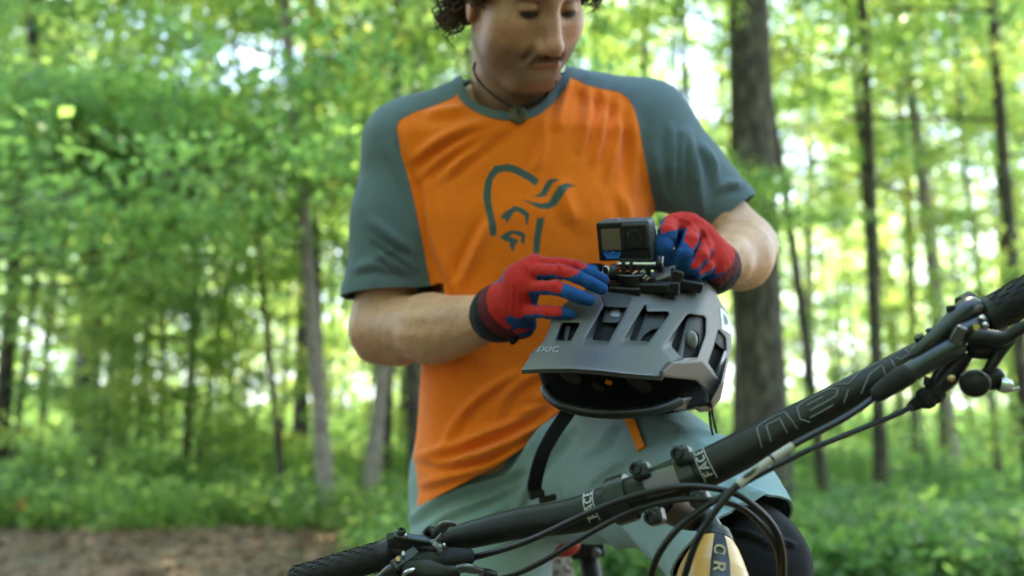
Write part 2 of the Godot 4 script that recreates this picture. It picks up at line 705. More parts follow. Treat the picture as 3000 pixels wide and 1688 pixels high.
	tree("slim_tree", f.x, f.y, "thin distant stem right of the broad dark trunk", "tree", "", {"h": 11.0, "r": 0.055, "lean": Vector2(0.1, 0.0), "low": 3.6, "reach": 2.4, "nb": 16, "per": 12, "s": 0.95, "tints": light})
	f = foot(40, 10.0)
	tree("broad_tree", f.x, f.y, "dark trunk at the left edge with a slanting limb", "tree", "", {"h": 13.0, "r": 0.085, "lean": Vector2(-0.2, 0.0), "low": 2.0, "reach": 3.0, "nb": 26, "per": 14, "s": 1.1, "tints": dark})
	# a tree close behind the left shoulder whose forked limbs rise over it
	f = foot(1235, 8.0)
	tree("forked_tree", f.x, f.y, "dark forked limbs rising behind the rider's left-hand shoulder", "tree", "", {"h": 8.5, "r": 0.075, "lean": Vector2(-0.45, 0.0), "low": 2.6, "reach": 2.3, "nb": 18, "per": 9, "s": 0.8, "tints": light, "bend": 0.01})
	# --- the near dark boughs that hang across the left half
	f = foot(-330, 7.2)
	tree("bough_tree", f.x, f.y, "tree beyond the left edge whose dark boughs hang across the left half", "tree", "", {"h": 3.7, "r": 0.08, "lean": Vector2(0.4, 0.3), "low": 1.9, "reach": 4.8, "nb": 18, "per": 34, "s": 0.8, "tints": dark, "toward": -0.2})
	# --- saplings and the trees of the middle distance
	var kinds := ["sapling", "young_tree", "maple_tree"]
	var saps := [[150, 10.6, 3.4], [470, 11.4, 3.4], [740, 11.6, 3.6], [1330, 11.6, 3.8], [1700, 11.0, 4.8], [1990, 12.0, 4.4], [2140, 7.7, 3.3], [2680, 11.2, 4.0], [2880, 10.4, 3.6], [2440, 12.5, 4.2], [330, 9.8, 2.8], [900, 12.5, 3.8], [20, 11.2, 4.2], [3080, 9.2, 4.6], [1180, 13.0, 4.4], [640, 10.4, 2.4], [1560, 12.5, 4.6], [2240, 13.0, 4.2]]
	var sap_label := ["low leafy sapling at the left of the trail", "leafy sapling behind the left end of the mound", "leafy sapling behind the right end of the mound", "sapling hidden behind the rider's back", "tall sapling behind the rider's neck", "sapling beyond the rider's raised shoulder", "leafy sapling with a spray hanging over the thick trunk", "sapling beyond the handlebar lettering", "sapling below the right-hand grip", "sapling between the thick trunk and the slim dark tree", "short sapling at the near edge of the trail", "sapling behind the slender leaning stem", "sapling at the left picture edge", "sapling beyond the right picture edge", "sapling behind the pale grey trunk", "very low sapling on the mound", "sapling far behind the rider's head", "sapling far behind the thick mossy trunk"]
	for k in saps.size():
		f = foot(saps[k][0], saps[k][1])
		tree("sapling", f.x, f.y, sap_label[k], "sapling", "saplings under the tall trees", {"h": saps[k][2], "r": 0.02, "low": 0.5 if k != 6 else 2.6, "reach": 1.25 if k != 6 else 0.9, "nb": 13 if k != 6 else 6, "per": 5 if k != 6 else 7, "s": 0.75, "tints": light if k % 3 else mid})
	var row_name := ["nearest", "middle", "farthest"]
	var ordinal := ["first", "second", "third", "fourth", "fifth", "sixth", "seventh", "eighth", "ninth", "tenth", "eleventh", "twelfth", "thirteenth"]
	for ring in 3:
		for k in 13:
			var d: float = [15.5, 23.0, 33.0][ring] + rng.randf_range(-2.5, 2.5)
			var px := lerpf(-350.0, 3350.0, (k + rng.randf_range(0.15, 0.85)) / 13.0)
			f = foot(px, d)
			var sc: float = [1.0, 1.2, 1.5][ring]
			var tt: Array = [light, light, mid][rng.randi() % 3]
			var pale := k % 3 == 0
			tree("forest_tree", f.x, f.y, "blurred %s tree, %s from the left in the %s row of the wood" % ["pale-barked" if pale else "dark-barked", ordinal[k], row_name[ring]], "tree", "tall trees in the depth of the wood", {"h": rng.randf_range(12, 18), "r": rng.randf_range(0.07, 0.14), "low": rng.randf_range(2.6, 5.0) if ring == 0 else rng.randf_range(0.8, 3.0), "reach": rng.randf_range(2.8, 4.2), "nb": 24, "per": [11, 10, 9][ring], "s": sc, "tints": tt, "bark": "pale_bark" if pale else "bark"})
	# slim poles with high crowns between them
	var tally := ordinal + ["fourteenth", "fifteenth", "sixteenth", "seventeenth", "eighteenth", "nineteenth", "twentieth"]
	for k in 40:
		var d := rng.randf_range(10.0, 26.0)
		var px := lerpf(-100.0, 3100.0, (k + rng.randf_range(0.1, 0.9)) / 40.0)
		f = foot(px, d)
		tree("pole_tree", f.x, f.y, "%s bare stem in the wood, %s counted from the %s" % ["slim" if k % 2 else "thin", tally[k if k < 20 else 39 - k], "left" if k < 20 else "right"], "tree", "slim bare stems in the wood", {"h": rng.randf_range(9, 14), "r": rng.randf_range(0.03, 0.06), "lean": Vector2(rng.randfn(0, 0.5), 0), "low": 5.0, "reach": 1.8, "nb": 10, "per": 6, "s": 0.9, "tints": light})
	# --- unseen trees added all round the clearing to shade the rider
	var shade := [[4.3, -6.0], [-4.8, -3.6], [-5.0, 0.2], [-5.4, 3.4], [-3.6, 6.2], [-0.6, 7.6], [-8.4, 5.0], [3.4, 10.0], [-2.4, 10.4], [9.5, -3.0], [-8.0, -3.0], [10.5, 4.0], [3.2, 5.2], [6.4, 2.4], [1.0, 5.6], [5.4, 4.6]]
	for k in shade.size():
		var q: Array = shade[k]
		var near_ := k < 2
		tree("added_shade_tree", q[0], q[1], "leafy tree added out of view to shade the clearing", "tree", "trees added to shade the clearing", {"h": 16.0 if k < 12 else 5.2, "r": 0.16 if k < 12 else 0.07, "low": 8.0 if near_ else 0.8, "reach": 4.4 if near_ else (3.4 if k < 12 else 2.0), "nb": 22 if near_ else 34, "per": 40 if k == 0 else (18 if near_ else 12), "s": 1.5, "tints": mid})  # the first crown is made dense to keep sun off the helmet
	# --- far-off wood and ground cover: nobody could count them
	var lots := [[], [], [], []]
	for k in 3400:
		var d := rng.randf_range(42.0, 60.0)
		var px := rng.randf_range(-900, 3900)
		var q := foot(px, d)
		lots[[0, 0, 1, 2, 3][rng.randi() % 5]].append(spray_place(Vector3(q.x, pow(rng.randf(), 1.5) * 13.0, q.y), rng.randf_range(2.0, 3.6), 0.6))
	var woods := Node3D.new()
	woods.name = "far_woods"
	add_child(woods)
	tag(woods, "far-off wood that closes the view between the trunks", "", "", "stuff")
	for k in 4:
		crown_node("foliage", lots[k], k % 3, k, woods)
	lots = [[], [], [], []]
	for k in 9000:
		var d := 5.3 + pow(rng.randf(), 1.4) * 27.0
		var px := rng.randf_range(-500, 3500)
		if d < (7.35 + 0.2 * sin(px * 0.011) if px < 1150.0 + rng.randfn(0, 60) else 5.3):
			continue
		var q := foot(px, d)
		lots[[0, 1, 1, 2, 1][rng.randi() % 5] if px < 1400.0 else [1, 2, 2, 2, 1][rng.randi() % 5]].append(spray_place(Vector3(q.x, ground_height(q.x, q.y) + rng.randf_range(0.03, 0.26) * (1.0 + maxf(d - 8.0, 0.0) * 0.10), q.y), rng.randf_range(0.45, 0.9) * (1.0 + d * 0.015), 0.4))
	var cover := Node3D.new()
	cover.name = "undergrowth"
	add_child(cover)
	tag(cover, "low green undergrowth between the trunks", "", "", "stuff")
	for k in 4:
		if lots[k].size():
			crown_node("leaves", lots[k], k % 3, k, cover)
	# fallen leaves on the bare earth
	var litter := MultiMesh.new()
	litter.transform_format = MultiMesh.TRANSFORM_3D
	var one := leaf_spray(77, 1, 0.01, 0.07, 0.0)
	litter.mesh = mesh_of(one, mats.dead_leaf)
	litter.instance_count = 2600
	for k in 2600:
		var x := rng.randf_range(-7.5, 0.5)
		var z := rng.randf_range(-7.3, -3.8)
		litter.set_instance_transform(k, Transform3D(Basis(Vector3.UP, rng.randf() * TAU) * Basis(Vector3.RIGHT, rng.randfn(0, 0.35)), Vector3(x, ground_height(x, z) + 0.025, z)))
	var lo := MultiMeshInstance3D.new()
	lo.name = "leaf_litter"
	lo.multimesh = litter
	add_child(lo)
	tag(lo, "brown fallen leaves scattered over the bare earth", "", "", "stuff")
	# two marker flags at the trail's edge
	for k in 2:
		f = foot([98, 768][k], [7.6, 7.9][k])
		var base := Vector3(f.x, ground_height(f.x, f.y), f.y)
		var fl := thing("marker_flag", base, ["small orange marker flag at the left edge of the trail", "small orange marker flag at the right end of the mound"][k], "flag", "orange marker flags by the trail")
		put_world("stake", tube([Vector4(0, -0.05, 0, 0.0025), Vector4(0.004, 0.26, 0, 0.002)], 6), mats.dark_metal, fl)
		var g := Geo.new()
		for a in 6:
			for b in 3:
				g.vert(Vector3(0.004 + a * 0.015, 0.16 + b * 0.04, 0.008 * sin(a * 1.3)), Vector3.BACK)
		for a in 5:
			for b in 2:
				g.quad(a * 3 + b, a * 3 + b + 1, a * 3 + b + 4, a * 3 + b + 3)
		g.smooth()
		put_world("flag", thicken(g, 0.0006), mats.flag, fl)


# ---------------------------------------------------------------- soft bodies: distance fields meshed as surface nets


class Prim:
	var k := 0.02
	var sub := false

	func d(_p: Vector3) -> float:
		return 1e9

	func lo() -> Vector3:
		return Vector3.ZERO

	func hi() -> Vector3:
		return Vector3.ZERO


class Cone extends Prim:
	var a: Vector3
	var ba: Vector3
	var inv: float
	var ra: float
	var rb: float
	var wide := 1.0
	var dir := Vector3.ZERO

	func d(p: Vector3) -> float:
		var pa := p - a
		if wide != 1.0:
			var t0 := clampf(pa.dot(ba) * inv, 0.0, 1.0)
			var q := pa - ba * t0
			q -= dir * (q.dot(dir) * (1.0 - 1.0 / wide))
			return q.length() - lerpf(ra, rb, t0)
		var t := clampf(pa.dot(ba) * inv, 0.0, 1.0)
		return (pa - ba * t).length() - lerpf(ra, rb, t)

	func lo() -> Vector3:
		return a.min(a + ba) - Vector3.ONE * maxf(ra, rb) * wide

	func hi() -> Vector3:
		return a.max(a + ba) + Vector3.ONE * maxf(ra, rb) * wide


class Ell extends Prim:
	var at: Vector3
	var inv: Basis
	var r: Vector3

	func d(p: Vector3) -> float:
		var q := inv * (p - at)
		var k0 := (q / r).length()
		var k1 := (q / (r * r)).length()
		return k0 * (k0 - 1.0) / maxf(k1, 1e-6)

	func lo() -> Vector3:
		return at - Vector3.ONE * maxf(r.x, maxf(r.y, r.z))

	func hi() -> Vector3:
		return at + Vector3.ONE * maxf(r.x, maxf(r.y, r.z))


# an upright stack of ellipses: rows of (y, x, z, half width, half depth), highest first
class Loft extends Prim:
	var rows := []

	func d(p: Vector3) -> float:
		var n := rows.size()
		var k := 0
		while k < n - 2 and p.y < rows[k + 1][0]:
			k += 1
		var r0: Array = rows[k]
		var r1: Array = rows[k + 1]
		var t := clampf((p.y - r0[0]) / (r1[0] - r0[0]), 0.0, 1.0)
		var s := t * t * (3.0 - 2.0 * t)
		s = lerpf(t, s, 0.5)
		var dx: float = p.x - lerpf(r0[1], r1[1], s)
		var dz: float = p.z - lerpf(r0[2], r1[2], s)
		var a := lerpf(r0[3], r1[3], s)
		var b := lerpf(r0[4], r1[4], s)
		var e := pow(pow(absf(dx) / a, 2.4) + pow(absf(dz) / b, 2.4), 1.0 / 2.4)
		var side := (e - 1.0) * minf(a, b) if e < 1.0 else sqrt(dx * dx + dz * dz) * (1.0 - 1.0 / e)
		var over: float = maxf(p.y - rows[0][0], rows[n - 1][0] - p.y)
		return side if over <= 0.0 else sqrt(over * over + pow(maxf(side, 0.0), 2)) if side > 0.0 else over

	func lo() -> Vector3:
		var q := Vector3.ONE * 1e9
		for r in rows:
			q = q.min(Vector3(r[1] - r[3], r[0], r[2] - r[4]))
		return q

	func hi() -> Vector3:
		var q := -Vector3.ONE * 1e9
		for r in rows:
			q = q.max(Vector3(r[1] + r[3], r[0], r[2] + r[4]))
		return q


func cone(a: Vector3, b: Vector3, ra: float, rb: float, k := 0.02, sub := false, wide := 1.0, dir := Vector3.ZERO) -> Cone:
	var c := Cone.new()
	c.a = a
	c.ba = b - a
	c.inv = 1.0 / maxf((b - a).length_squared(), 1e-9)
	c.ra = ra
	c.rb = rb
	c.k = k
	c.sub = sub
	c.wide = wide
	c.dir = dir.normalized()
	return c


# a cone between two [px, py, depth, radius] places
func limb(a: Array, b: Array, k := 0.02, wide := 1.0, dir := Vector3.ZERO) -> Cone:
	return cone(rig(a[0], a[1], a[2]), rig(b[0], b[1], b[2]), a[3], b[3], k, false, wide, dir)


func ell(at: Vector3, r: Vector3, k := 0.02, sub := false, turn := Basis.IDENTITY) -> Ell:
	var e := Ell.new()
	e.at = at
	e.r = r
	e.k = k
	e.sub = sub
	e.inv = turn.transposed()
	return e


func field(prims: Array, p: Vector3) -> float:
	var d := 1e9
	for q: Prim in prims:
		var e := q.d(p)
		var k := q.k
		if q.sub:
			var h := maxf(k - absf(d + e), 0.0) / k
			d = maxf(d, -e) + h * h * k * 0.25
		elif e - d < k:
			var h := maxf(k - absf(d - e), 0.0) / k
			d = minf(d, e) - h * h * k * 0.25
	return d


# meets the field along the sight line through a place in the picture
func hit(prims: Array, px: float, py: float, from := 0.6) -> Vector3:
	var dir := rig(px, py, 1.0).normalized()
	var t := from
	for k in 80:
		var e := field(prims, dir * t)
		t += e * 0.7
		if absf(e) < 0.0002:
			break
	return dir * t


func nets(prims: Array, h: float) -> Geo:
	var lo := Vector3.ONE * 1e9
	var hi := -Vector3.ONE * 1e9
	for q: Prim in prims:
		if not q.sub:
			lo = lo.min(q.lo())
			hi = hi.max(q.hi())
	lo -= Vector3.ONE * h * 3.0
	hi += Vector3.ONE * h * 3.0
	const B := 6
	var nbx := int(ceil((hi.x - lo.x) / h / B))
	var nby := int(ceil((hi.y - lo.y) / h / B))
	var nbz := int(ceil((hi.z - lo.z) / h / B))
	var nx := nbx * B
	var ny := nby * B
	var nz := nbz * B
	var sy := nx
	var sz := nx * ny
	var f := PackedFloat32Array()
	f.resize(nx * ny * nz)
	f.fill(1.0)
	var rad := h * B * 0.87 + h * 2.0
	var active := PackedInt32Array()
	for bz in nbz:
		for by in nby:
			for bx in nbx:
				var c := lo + Vector3(bx + 0.5, by + 0.5, bz + 0.5) * h * B - Vector3.ONE * h * 0.5
				var d := 1e9
				var near := []
				var kmax := 0.0
				var ds := PackedFloat32Array()
				for q: Prim in prims:
					var e := q.d(c)
					ds.append(e)
					if not q.sub:
						d = minf(d, e)
					kmax = maxf(kmax, q.k)
				if d > rad + kmax:
					continue
				for k in prims.size():
					var q: Prim = prims[k]
					if q.sub and ds[k] < rad + q.k or not q.sub and ds[k] < d + 2.0 * rad + q.k:
						near.append(q)
				var i0 := bx * B
				var j0 := by * B
				var k0 := bz * B
				var dc := field(near, c)
				if dc < -rad * 1.6 - kmax:
					for kz in B:
						for jy in B:
							var at := i0 + (j0 + jy) * sy + (k0 + kz) * sz
							for ix in B:
								f[at + ix] = -1.0
					continue
				active.append(bx + by * nbx + bz * nbx * nby)
				for kz in B:
					for jy in B:
						var at := i0 + (j0 + jy) * sy + (k0 + kz) * sz
						for ix in B:
							f[at + ix] = field(near, lo + Vector3(i0 + ix, j0 + jy, k0 + kz) * h)
	var g := Geo.new()
	var cell := PackedInt32Array()
	cell.resize(nx * ny * nz)
	cell.fill(-1)
	var off := [0, 1, sy, sy + 1, sz, sz + 1, sz + sy, sz + sy + 1]
	var edges := [[0, 1], [2, 3], [4, 5], [6, 7], [0, 2], [1, 3], [4, 6], [5, 7], [0, 4], [1, 5], [2, 6], [3, 7]]
	var corner := [Vector3(0, 0, 0), Vector3(1, 0, 0), Vector3(0, 1, 0), Vector3(1, 1, 0), Vector3(0, 0, 1), Vector3(1, 0, 1), Vector3(0, 1, 1), Vector3(1, 1, 1)]
	# the cells of the active blocks, and those just before them
	for b in active:
		var i0 := (b % nbx) * B
		var j0 := (b / nbx % nby) * B
		var k0 := (b / (nbx * nby)) * B
		for kz in range(maxi(k0 - 1, 0), mini(k0 + B, nz - 1)):
			for jy in range(maxi(j0 - 1, 0), mini(j0 + B, ny - 1)):
				for ix in range(maxi(i0 - 1, 0), mini(i0 + B, nx - 1)):
					var at := ix + jy * sy + kz * sz
					if cell[at] >= 0:
						continue
					var m := 0
					for c in 8:
						if f[at + off[c]] < 0.0:
							m |= 1 << c
					if m == 0 or m == 255:
						continue
					var sum := Vector3.ZERO
					var cnt := 0
					for e in edges:
						var u: int = e[0]
						var w: int = e[1]
						if ((m >> u) & 1) != ((m >> w) & 1):
							var fu := f[at + off[u]]
							var fw := f[at + off[w]]
							sum += (corner[u] as Vector3).lerp(corner[w], fu / (fu - fw))
							cnt += 1
					cell[at] = g.v.size()
					g.v.append(lo + (Vector3(ix, jy, kz) + sum / cnt) * h)
	var steps := [1, sy, sz]
	for b in active:
		var i0 := (b % nbx) * B
		var j0 := (b / nbx % nby) * B
		var k0 := (b / (nbx * nby)) * B
		for kz in range(maxi(k0, 1), mini(k0 + B, nz - 1)):
			for jy in range(maxi(j0, 1), mini(j0 + B, ny - 1)):
				for ix in range(maxi(i0, 1), mini(i0 + B, nx - 1)):
					var at := ix + jy * sy + kz * sz
					var s0 := f[at] < 0.0
					for ax in 3:
						if (f[at + steps[ax]] < 0.0) == s0:
							continue
						var u: int = steps[(ax + 1) % 3]
						var w: int = steps[(ax + 2) % 3]
						var a := cell[at]
						var b1 := cell[at - u]
						var c := cell[at - u - w]
						var d := cell[at - w]
						if a < 0 or b1 < 0 or c < 0 or d < 0:
							continue
						if s0:
							g.quad(a, d, c, b1)
						else:
							g.quad(a, b1, c, d)
	g.smooth()
	return g


# splits a mesh where s crosses zero: [the part with s < 0, the part with s > 0]
func cut(g: Geo, s: PackedFloat32Array) -> Array:
	var out := [Geo.new(), Geo.new()]
	var maps := [{}, {}]
	var has_c := g.c.size() == g.v.size()
	var fetch := func(side: int, a: int, b: int, t: float) -> int:
		var key := a * 4000000 + b if a < b else b * 4000000 + a
		if maps[side].has(key):
			return maps[side][key]
		var o: Geo = out[side]
		o.v.append(g.v[a].lerp(g.v[b], t))
		o.n.append(g.n[a].lerp(g.n[b], t).normalized())
		if has_c:
			o.c.append(g.c[a].lerp(g.c[b], t))
		maps[side][key] = o.v.size() - 1
		return o.v.size() - 1
	for k in range(0, g.i.size(), 3):
		var t := [g.i[k], g.i[k + 1], g.i[k + 2]]
		var neg := 0
		for q in t:
			if s[q] < 0.0:
				neg += 1
		if neg == 0 or neg == 3:
			var side := 0 if neg == 3 else 1
			out[side].tri(fetch.call(side, t[0], t[0], 0.0), fetch.call(side, t[1], t[1], 0.0), fetch.call(side, t[2], t[2], 0.0))
			continue
		# turn the triangle so that the lone corner comes first
		var lone_neg := neg == 1
		while (s[t[0]] < 0.0) != lone_neg or ((s[t[1]] < 0.0) == lone_neg):
			t = [t[1], t[2], t[0]]
			if (s[t[0]] < 0.0) == lone_neg and (s[t[1]] < 0.0) != lone_neg and (s[t[2]] < 0.0) != lone_neg:
				break
		var t1 := s[t[0]] / (s[t[0]] - s[t[1]])
		var t2 := s[t[0]] / (s[t[0]] - s[t[2]])
		var a := 0 if lone_neg else 1
		var b := 1 - a
		# edge points are stored from the smaller index, so turn the share round where needed
		var u1 := t1 if t[0] < t[1] else 1.0 - t1
		var u2 := t2 if t[0] < t[2] else 1.0 - t2
		var e1a := mini(t[0], t[1])
		var e1b := maxi(t[0], t[1])
		var e2a := mini(t[0], t[2])
		var e2b := maxi(t[0], t[2])
		out[a].tri(fetch.call(a, t[0], t[0], 0.0), fetch.call(a, e1a, e1b, u1), fetch.call(a, e2a, e2b, u2))
		var p1: int = fetch.call(b, e1a, e1b, u1)
		var p2: int = fetch.call(b, e2a, e2b, u2)
		var q1: int = fetch.call(b, t[1], t[1], 0.0)
		var q2: int = fetch.call(b, t[2], t[2], 0.0)
		out[b].tri(p1, q1, q2)
		out[b].tri(p1, q2, p2)
	return out


# the place in the picture of a point of the rig
func seen(p: Vector3) -> Vector2:
	return Vector2(1500.0 + p.x / -p.z * FOCAL, 844.0 - p.y / -p.z * FOCAL)


# raises folds: each is [height in mm, width in px, [px, py] ...]; a soft hollow runs along one side
func crease(g: Geo, folds: Array, noise_mm := 1.5, freq := 14.0, seed_ := 1) -> void:
	var nz := FastNoiseLite.new()
	nz.seed = seed_
	nz.frequency = freq
	nz.fractal_octaves = 3
	var push := PackedFloat32Array()
	push.resize(g.v.size())
	var uv := PackedVector2Array()
	for k in g.v.size():
		push[k] = nz.get_noise_3dv(g.v[k]) * noise_mm * 0.001
		uv.append(seen(g.v[k]))
	for f in folds:
		var hgt: float = f[0] * 0.0023
		var w: float = f[1]
		var pts := []
		for k in range(2, f.size()):
			pts.append(Vector4(f[k][0], f[k][1], 0, 0))
		pts = spline(pts, 5)
		var rect := Rect2(Vector2(pts[0].x, pts[0].y), Vector2.ZERO)
		for q in pts:
			rect = rect.expand(Vector2(q.x, q.y))
		rect = rect.grow(w * 3.2)
		var m := pts.size() - 1
		for k in g.v.size():
			var p := uv[k]
			if not rect.has_point(p) or g.n[k].z < 0.05:
				continue
			var best := 1e9
			var sgn := 1.0
			var tt := 0.0
			for s in m:
				var a := Vector2(pts[s].x, pts[s].y)
				var e := Vector2(pts[s + 1].x, pts[s + 1].y) - a
				var t := clampf((p - a).dot(e) / maxf(e.length_squared(), 1e-6), 0.0, 1.0)
				var q := p - a - e * t
				if q.length_squared() < best:
					best = q.length_squared()
					sgn = signf(e.cross(q))
					tt = (s + t) / m
			var dd := sqrt(best) * sgn / w
			if absf(dd) > 3.2:
				continue
			var ends := sin(PI * clampf(tt, 0.02, 0.98))
			push[k] += hgt * pow(ends, 0.6) * (exp(-dd * dd) - 0.55 * exp(-pow(dd - 1.6, 2))) * smoothstep(0.05, 0.35, g.n[k].z)
	for k in g.v.size():
		g.v[k] += g.n[k] * push[k]
	g.smooth()


func scalar(g: Geo, fn: Callable, relax := 0) -> PackedFloat32Array:
	var s := PackedFloat32Array()
	s.resize(g.v.size())
	for k in g.v.size():
		var q: float = fn.call(g.v[k], g.n[k])
		s[k] = q if absf(q) > 1e-7 else 1e-7
	for pass_ in relax:
		var sum := s.duplicate()
		var cnt := PackedFloat32Array()
		cnt.resize(s.size())
		cnt.fill(1.0)
		for k in range(0, g.i.size(), 3):
			for e in 3:
				sum[g.i[k + e]] += s[g.i[k + (e + 1) % 3]]
				cnt[g.i[k + e]] += 1.0
		for k in s.size():
			s[k] = sum[k] / cnt[k]
	return s


func plane_of(a: Vector3, b: Vector3, c: Vector3, above: Vector3) -> Plane:
	var p := Plane(a, b, c)
	return p if p.distance_to(above) > 0.0 else -p


# ---------------------------------------------------------------- the rider


func h4(x: float, y: float, d: float, r := 0.0) -> Array:
	return [1400.0 + x / 4.831, 720.0 + y / 4.831, d, r]


func c5(x: float, y: float, d: float, r := 0.0) -> Array:
	return [1700.0 + x / 4.829, 600.0 + y / 4.829, d, r]


func at4(q: Array) -> Vector3:
	return rig(q[0], q[1], q[2])


func to_rig(p: Vector3) -> Vector3:
	return view.affine_inverse() * p


func cloth(called: String, albedo: Color, rough := 0.9, bump := 0.5, scale := 60.0) -> StandardMaterial3D:
	var m := vmat(called, albedo, rough, 0.0, 0.3)
	m.rim_enabled = true
	m.rim = 0.35
	m.rim_tint = 0.6
	m.normal_enabled = true
	m.normal_texture = mats.weave
	m.normal_scale = bump
	m.uv1_triplanar = true
	m.uv1_scale = Vector3.ONE * scale
	return m


func weave_texture() -> ImageTexture:
	var im := Image.create(128, 128, false, Image.FORMAT_RGB8)
	var r := RandomNumberGenerator.new()
	r.seed = 5
	for y in 128:
		for x in 128:
			var v := 0.5 + 0.22 * sin(TAU * x / 8.0) + 0.22 * cos(TAU * (y / 8.0 + 0.5 * floor(x / 8.0))) + r.randf_range(-0.18, 0.18)
			im.set_pixel(x, y, Color(v, v, v))
	im.bump_map_to_normal_map(3.0)
	return ImageTexture.create_from_image(im)


# fills polygons into an image; to_px turns a point into pixels
func fill_polys(im: Image, polys: Array, col: Color) -> void:
	var w := im.get_width()
	for y in im.get_height():
		for poly: PackedVector2Array in polys:
			var xs := []
			var yy := y + 0.5
			var j := poly.size() - 1
			for k in poly.size():
				var a := poly[k]
				var b := poly[j]
				if (a.y > yy) != (b.y > yy):
					xs.append(a.x + (b.x - a.x) * (yy - a.y) / (b.y - a.y))
				j = k
			xs.sort()
			for k in range(0, xs.size() - 1, 2):
				var x0 := clampi(int(round(xs[k])), 0, w)
				var x1 := clampi(int(round(xs[k + 1])), 0, w)
				if x1 > x0:
					im.fill_rect(Rect2i(x0, y, x1 - x0, 1), col)


const PRINT_AT := Vector2(-0.36, 0.36)
const PRINT_SIDE := 0.78


func jersey_print() -> ImageTexture:
	var polys := [
		[880, 980, 870, 900, 852, 830, 842, 770, 850, 700, 870, 650, 905, 605, 940, 603, 975, 598, 1020, 610, 1060, 630, 1105, 655, 1140, 685, 1120, 715, 1085, 690, 1040, 665, 1000, 645, 960, 637, 925, 645, 895, 680, 885, 740, 885, 800, 900, 870, 915, 940, 912, 980],
		[1130, 885, 1168, 885, 1150, 980, 1140, 1075, 1108, 1070, 1112, 990],
		[1108, 772, 1145, 756, 1165, 718, 1190, 680, 1220, 677, 1255, 686, 1215, 697, 1195, 730, 1175, 770, 1140, 776],
		[1045, 788, 1090, 800, 1150, 810, 1190, 802, 1215, 760, 1245, 715, 1285, 700, 1338, 715, 1295, 724, 1270, 762, 1235, 815, 1190, 840, 1140, 835, 1100, 816],
		[932, 880, 965, 850, 1010, 822, 1060, 838, 1090, 865, 1078, 925, 1068, 915, 1063, 875, 1020, 850, 1002, 862, 994, 876, 970, 915, 960, 893],
		[930, 986, 960, 965, 990, 950, 1040, 955, 1068, 970, 1062, 1028, 1043, 1015, 1045, 985, 1000, 968, 985, 985, 1032, 1002, 1012, 1032, 1002, 1070, 984, 1035, 984, 1015, 955, 1006],
	]
	var n := 2048
	var im := Image.create(n, n, false, Image.FORMAT_RGB8)
	# heathered knit: short upright flecks
	var r := RandomNumberGenerator.new()
	r.seed = 17
	var tile := Image.create(256, 256, false, Image.FORMAT_RGB8)
	for x in 256:
		var run_ := 0
		var v := 1.0
		for y in 256:
			if run_ <= 0:
				run_ = r.randi_range(1, 6)
				v = 1.0 + r.randfn(0.0, 0.05) + (0.03 if x % 2 else -0.03)
			run_ -= 1
			tile.set_pixel(x, y, Color(0.74 * v, 0.148 * v * v, 0.003).linear_to_srgb())
	for y in 8:
		for x in 8:
			im.blit_rect(tile, Rect2i(0, 0, 256, 256), Vector2i(x, y) * 256)
	var done := []
	for q in polys:
		var p := PackedVector2Array()
		for k in range(0, q.size(), 2):
			var c := rig(950.0 + q[k] / 1.811, 150.0 + q[k + 1] / 1.811, 1.285)
			p.append(Vector2((c.x - PRINT_AT.x) / PRINT_SIDE, (PRINT_AT.y - c.y) / PRINT_SIDE) * n)
		done.append(p)
	fill_polys(im, done, Color(0.050, 0.088, 0.078).linear_to_srgb())
	return ImageTexture.create_from_image(im)


func jersey_prims(grow := 0.0) -> Array:
	var rows := []
	for r in [[290, 1515, 150, 1.375, 0.060], [400, 1535, 330, 1.385, 0.098], [500, 1545, 350, 1.40, 0.115], [650, 1552, 352, 1.405, 0.124], [850, 1545, 318, 1.42, 0.124], [1000, 1530, 290, 1.43, 0.121], [1200, 1490, 262, 1.44, 0.126], [1330, 1478, 264, 1.435, 0.140], [1400, 1478, 252, 1.435, 0.144], [1560, 1472, 272, 1.435, 0.152]]:
		var c := rig(r[1], r[0], r[3])
		rows.append([c.y, c.x, c.z, r[2] / FOCAL * r[3] + grow, r[4] + grow])
	var torso := Loft.new()
	torso.rows = rows
	torso.k = 0.03
	return [
		torso,
		limb([1440, 305, 1.38, 0.056 + grow], [1205, 432, 1.40, 0.070 + grow], 0.04),
		limb([1620, 285, 1.38, 0.050 + grow], [1880, 378, 1.40, 0.072 + grow], 0.04),
		limb([1205, 432, 1.40, 0.070 + grow], [1165, 640, 1.39, 0.066 + grow], 0.03),
		limb([1165, 640, 1.39, 0.066 + grow], [1116, 900, 1.385, 0.063 + grow], 0.03),
		limb([1880, 378, 1.40, 0.072 + grow], [2170, 650, 1.40, 0.045 + grow], 0.03),
		limb([1935, 480, 1.38, 0.055 + grow], [2085, 640, 1.385, 0.020 + grow], 0.04),
	]


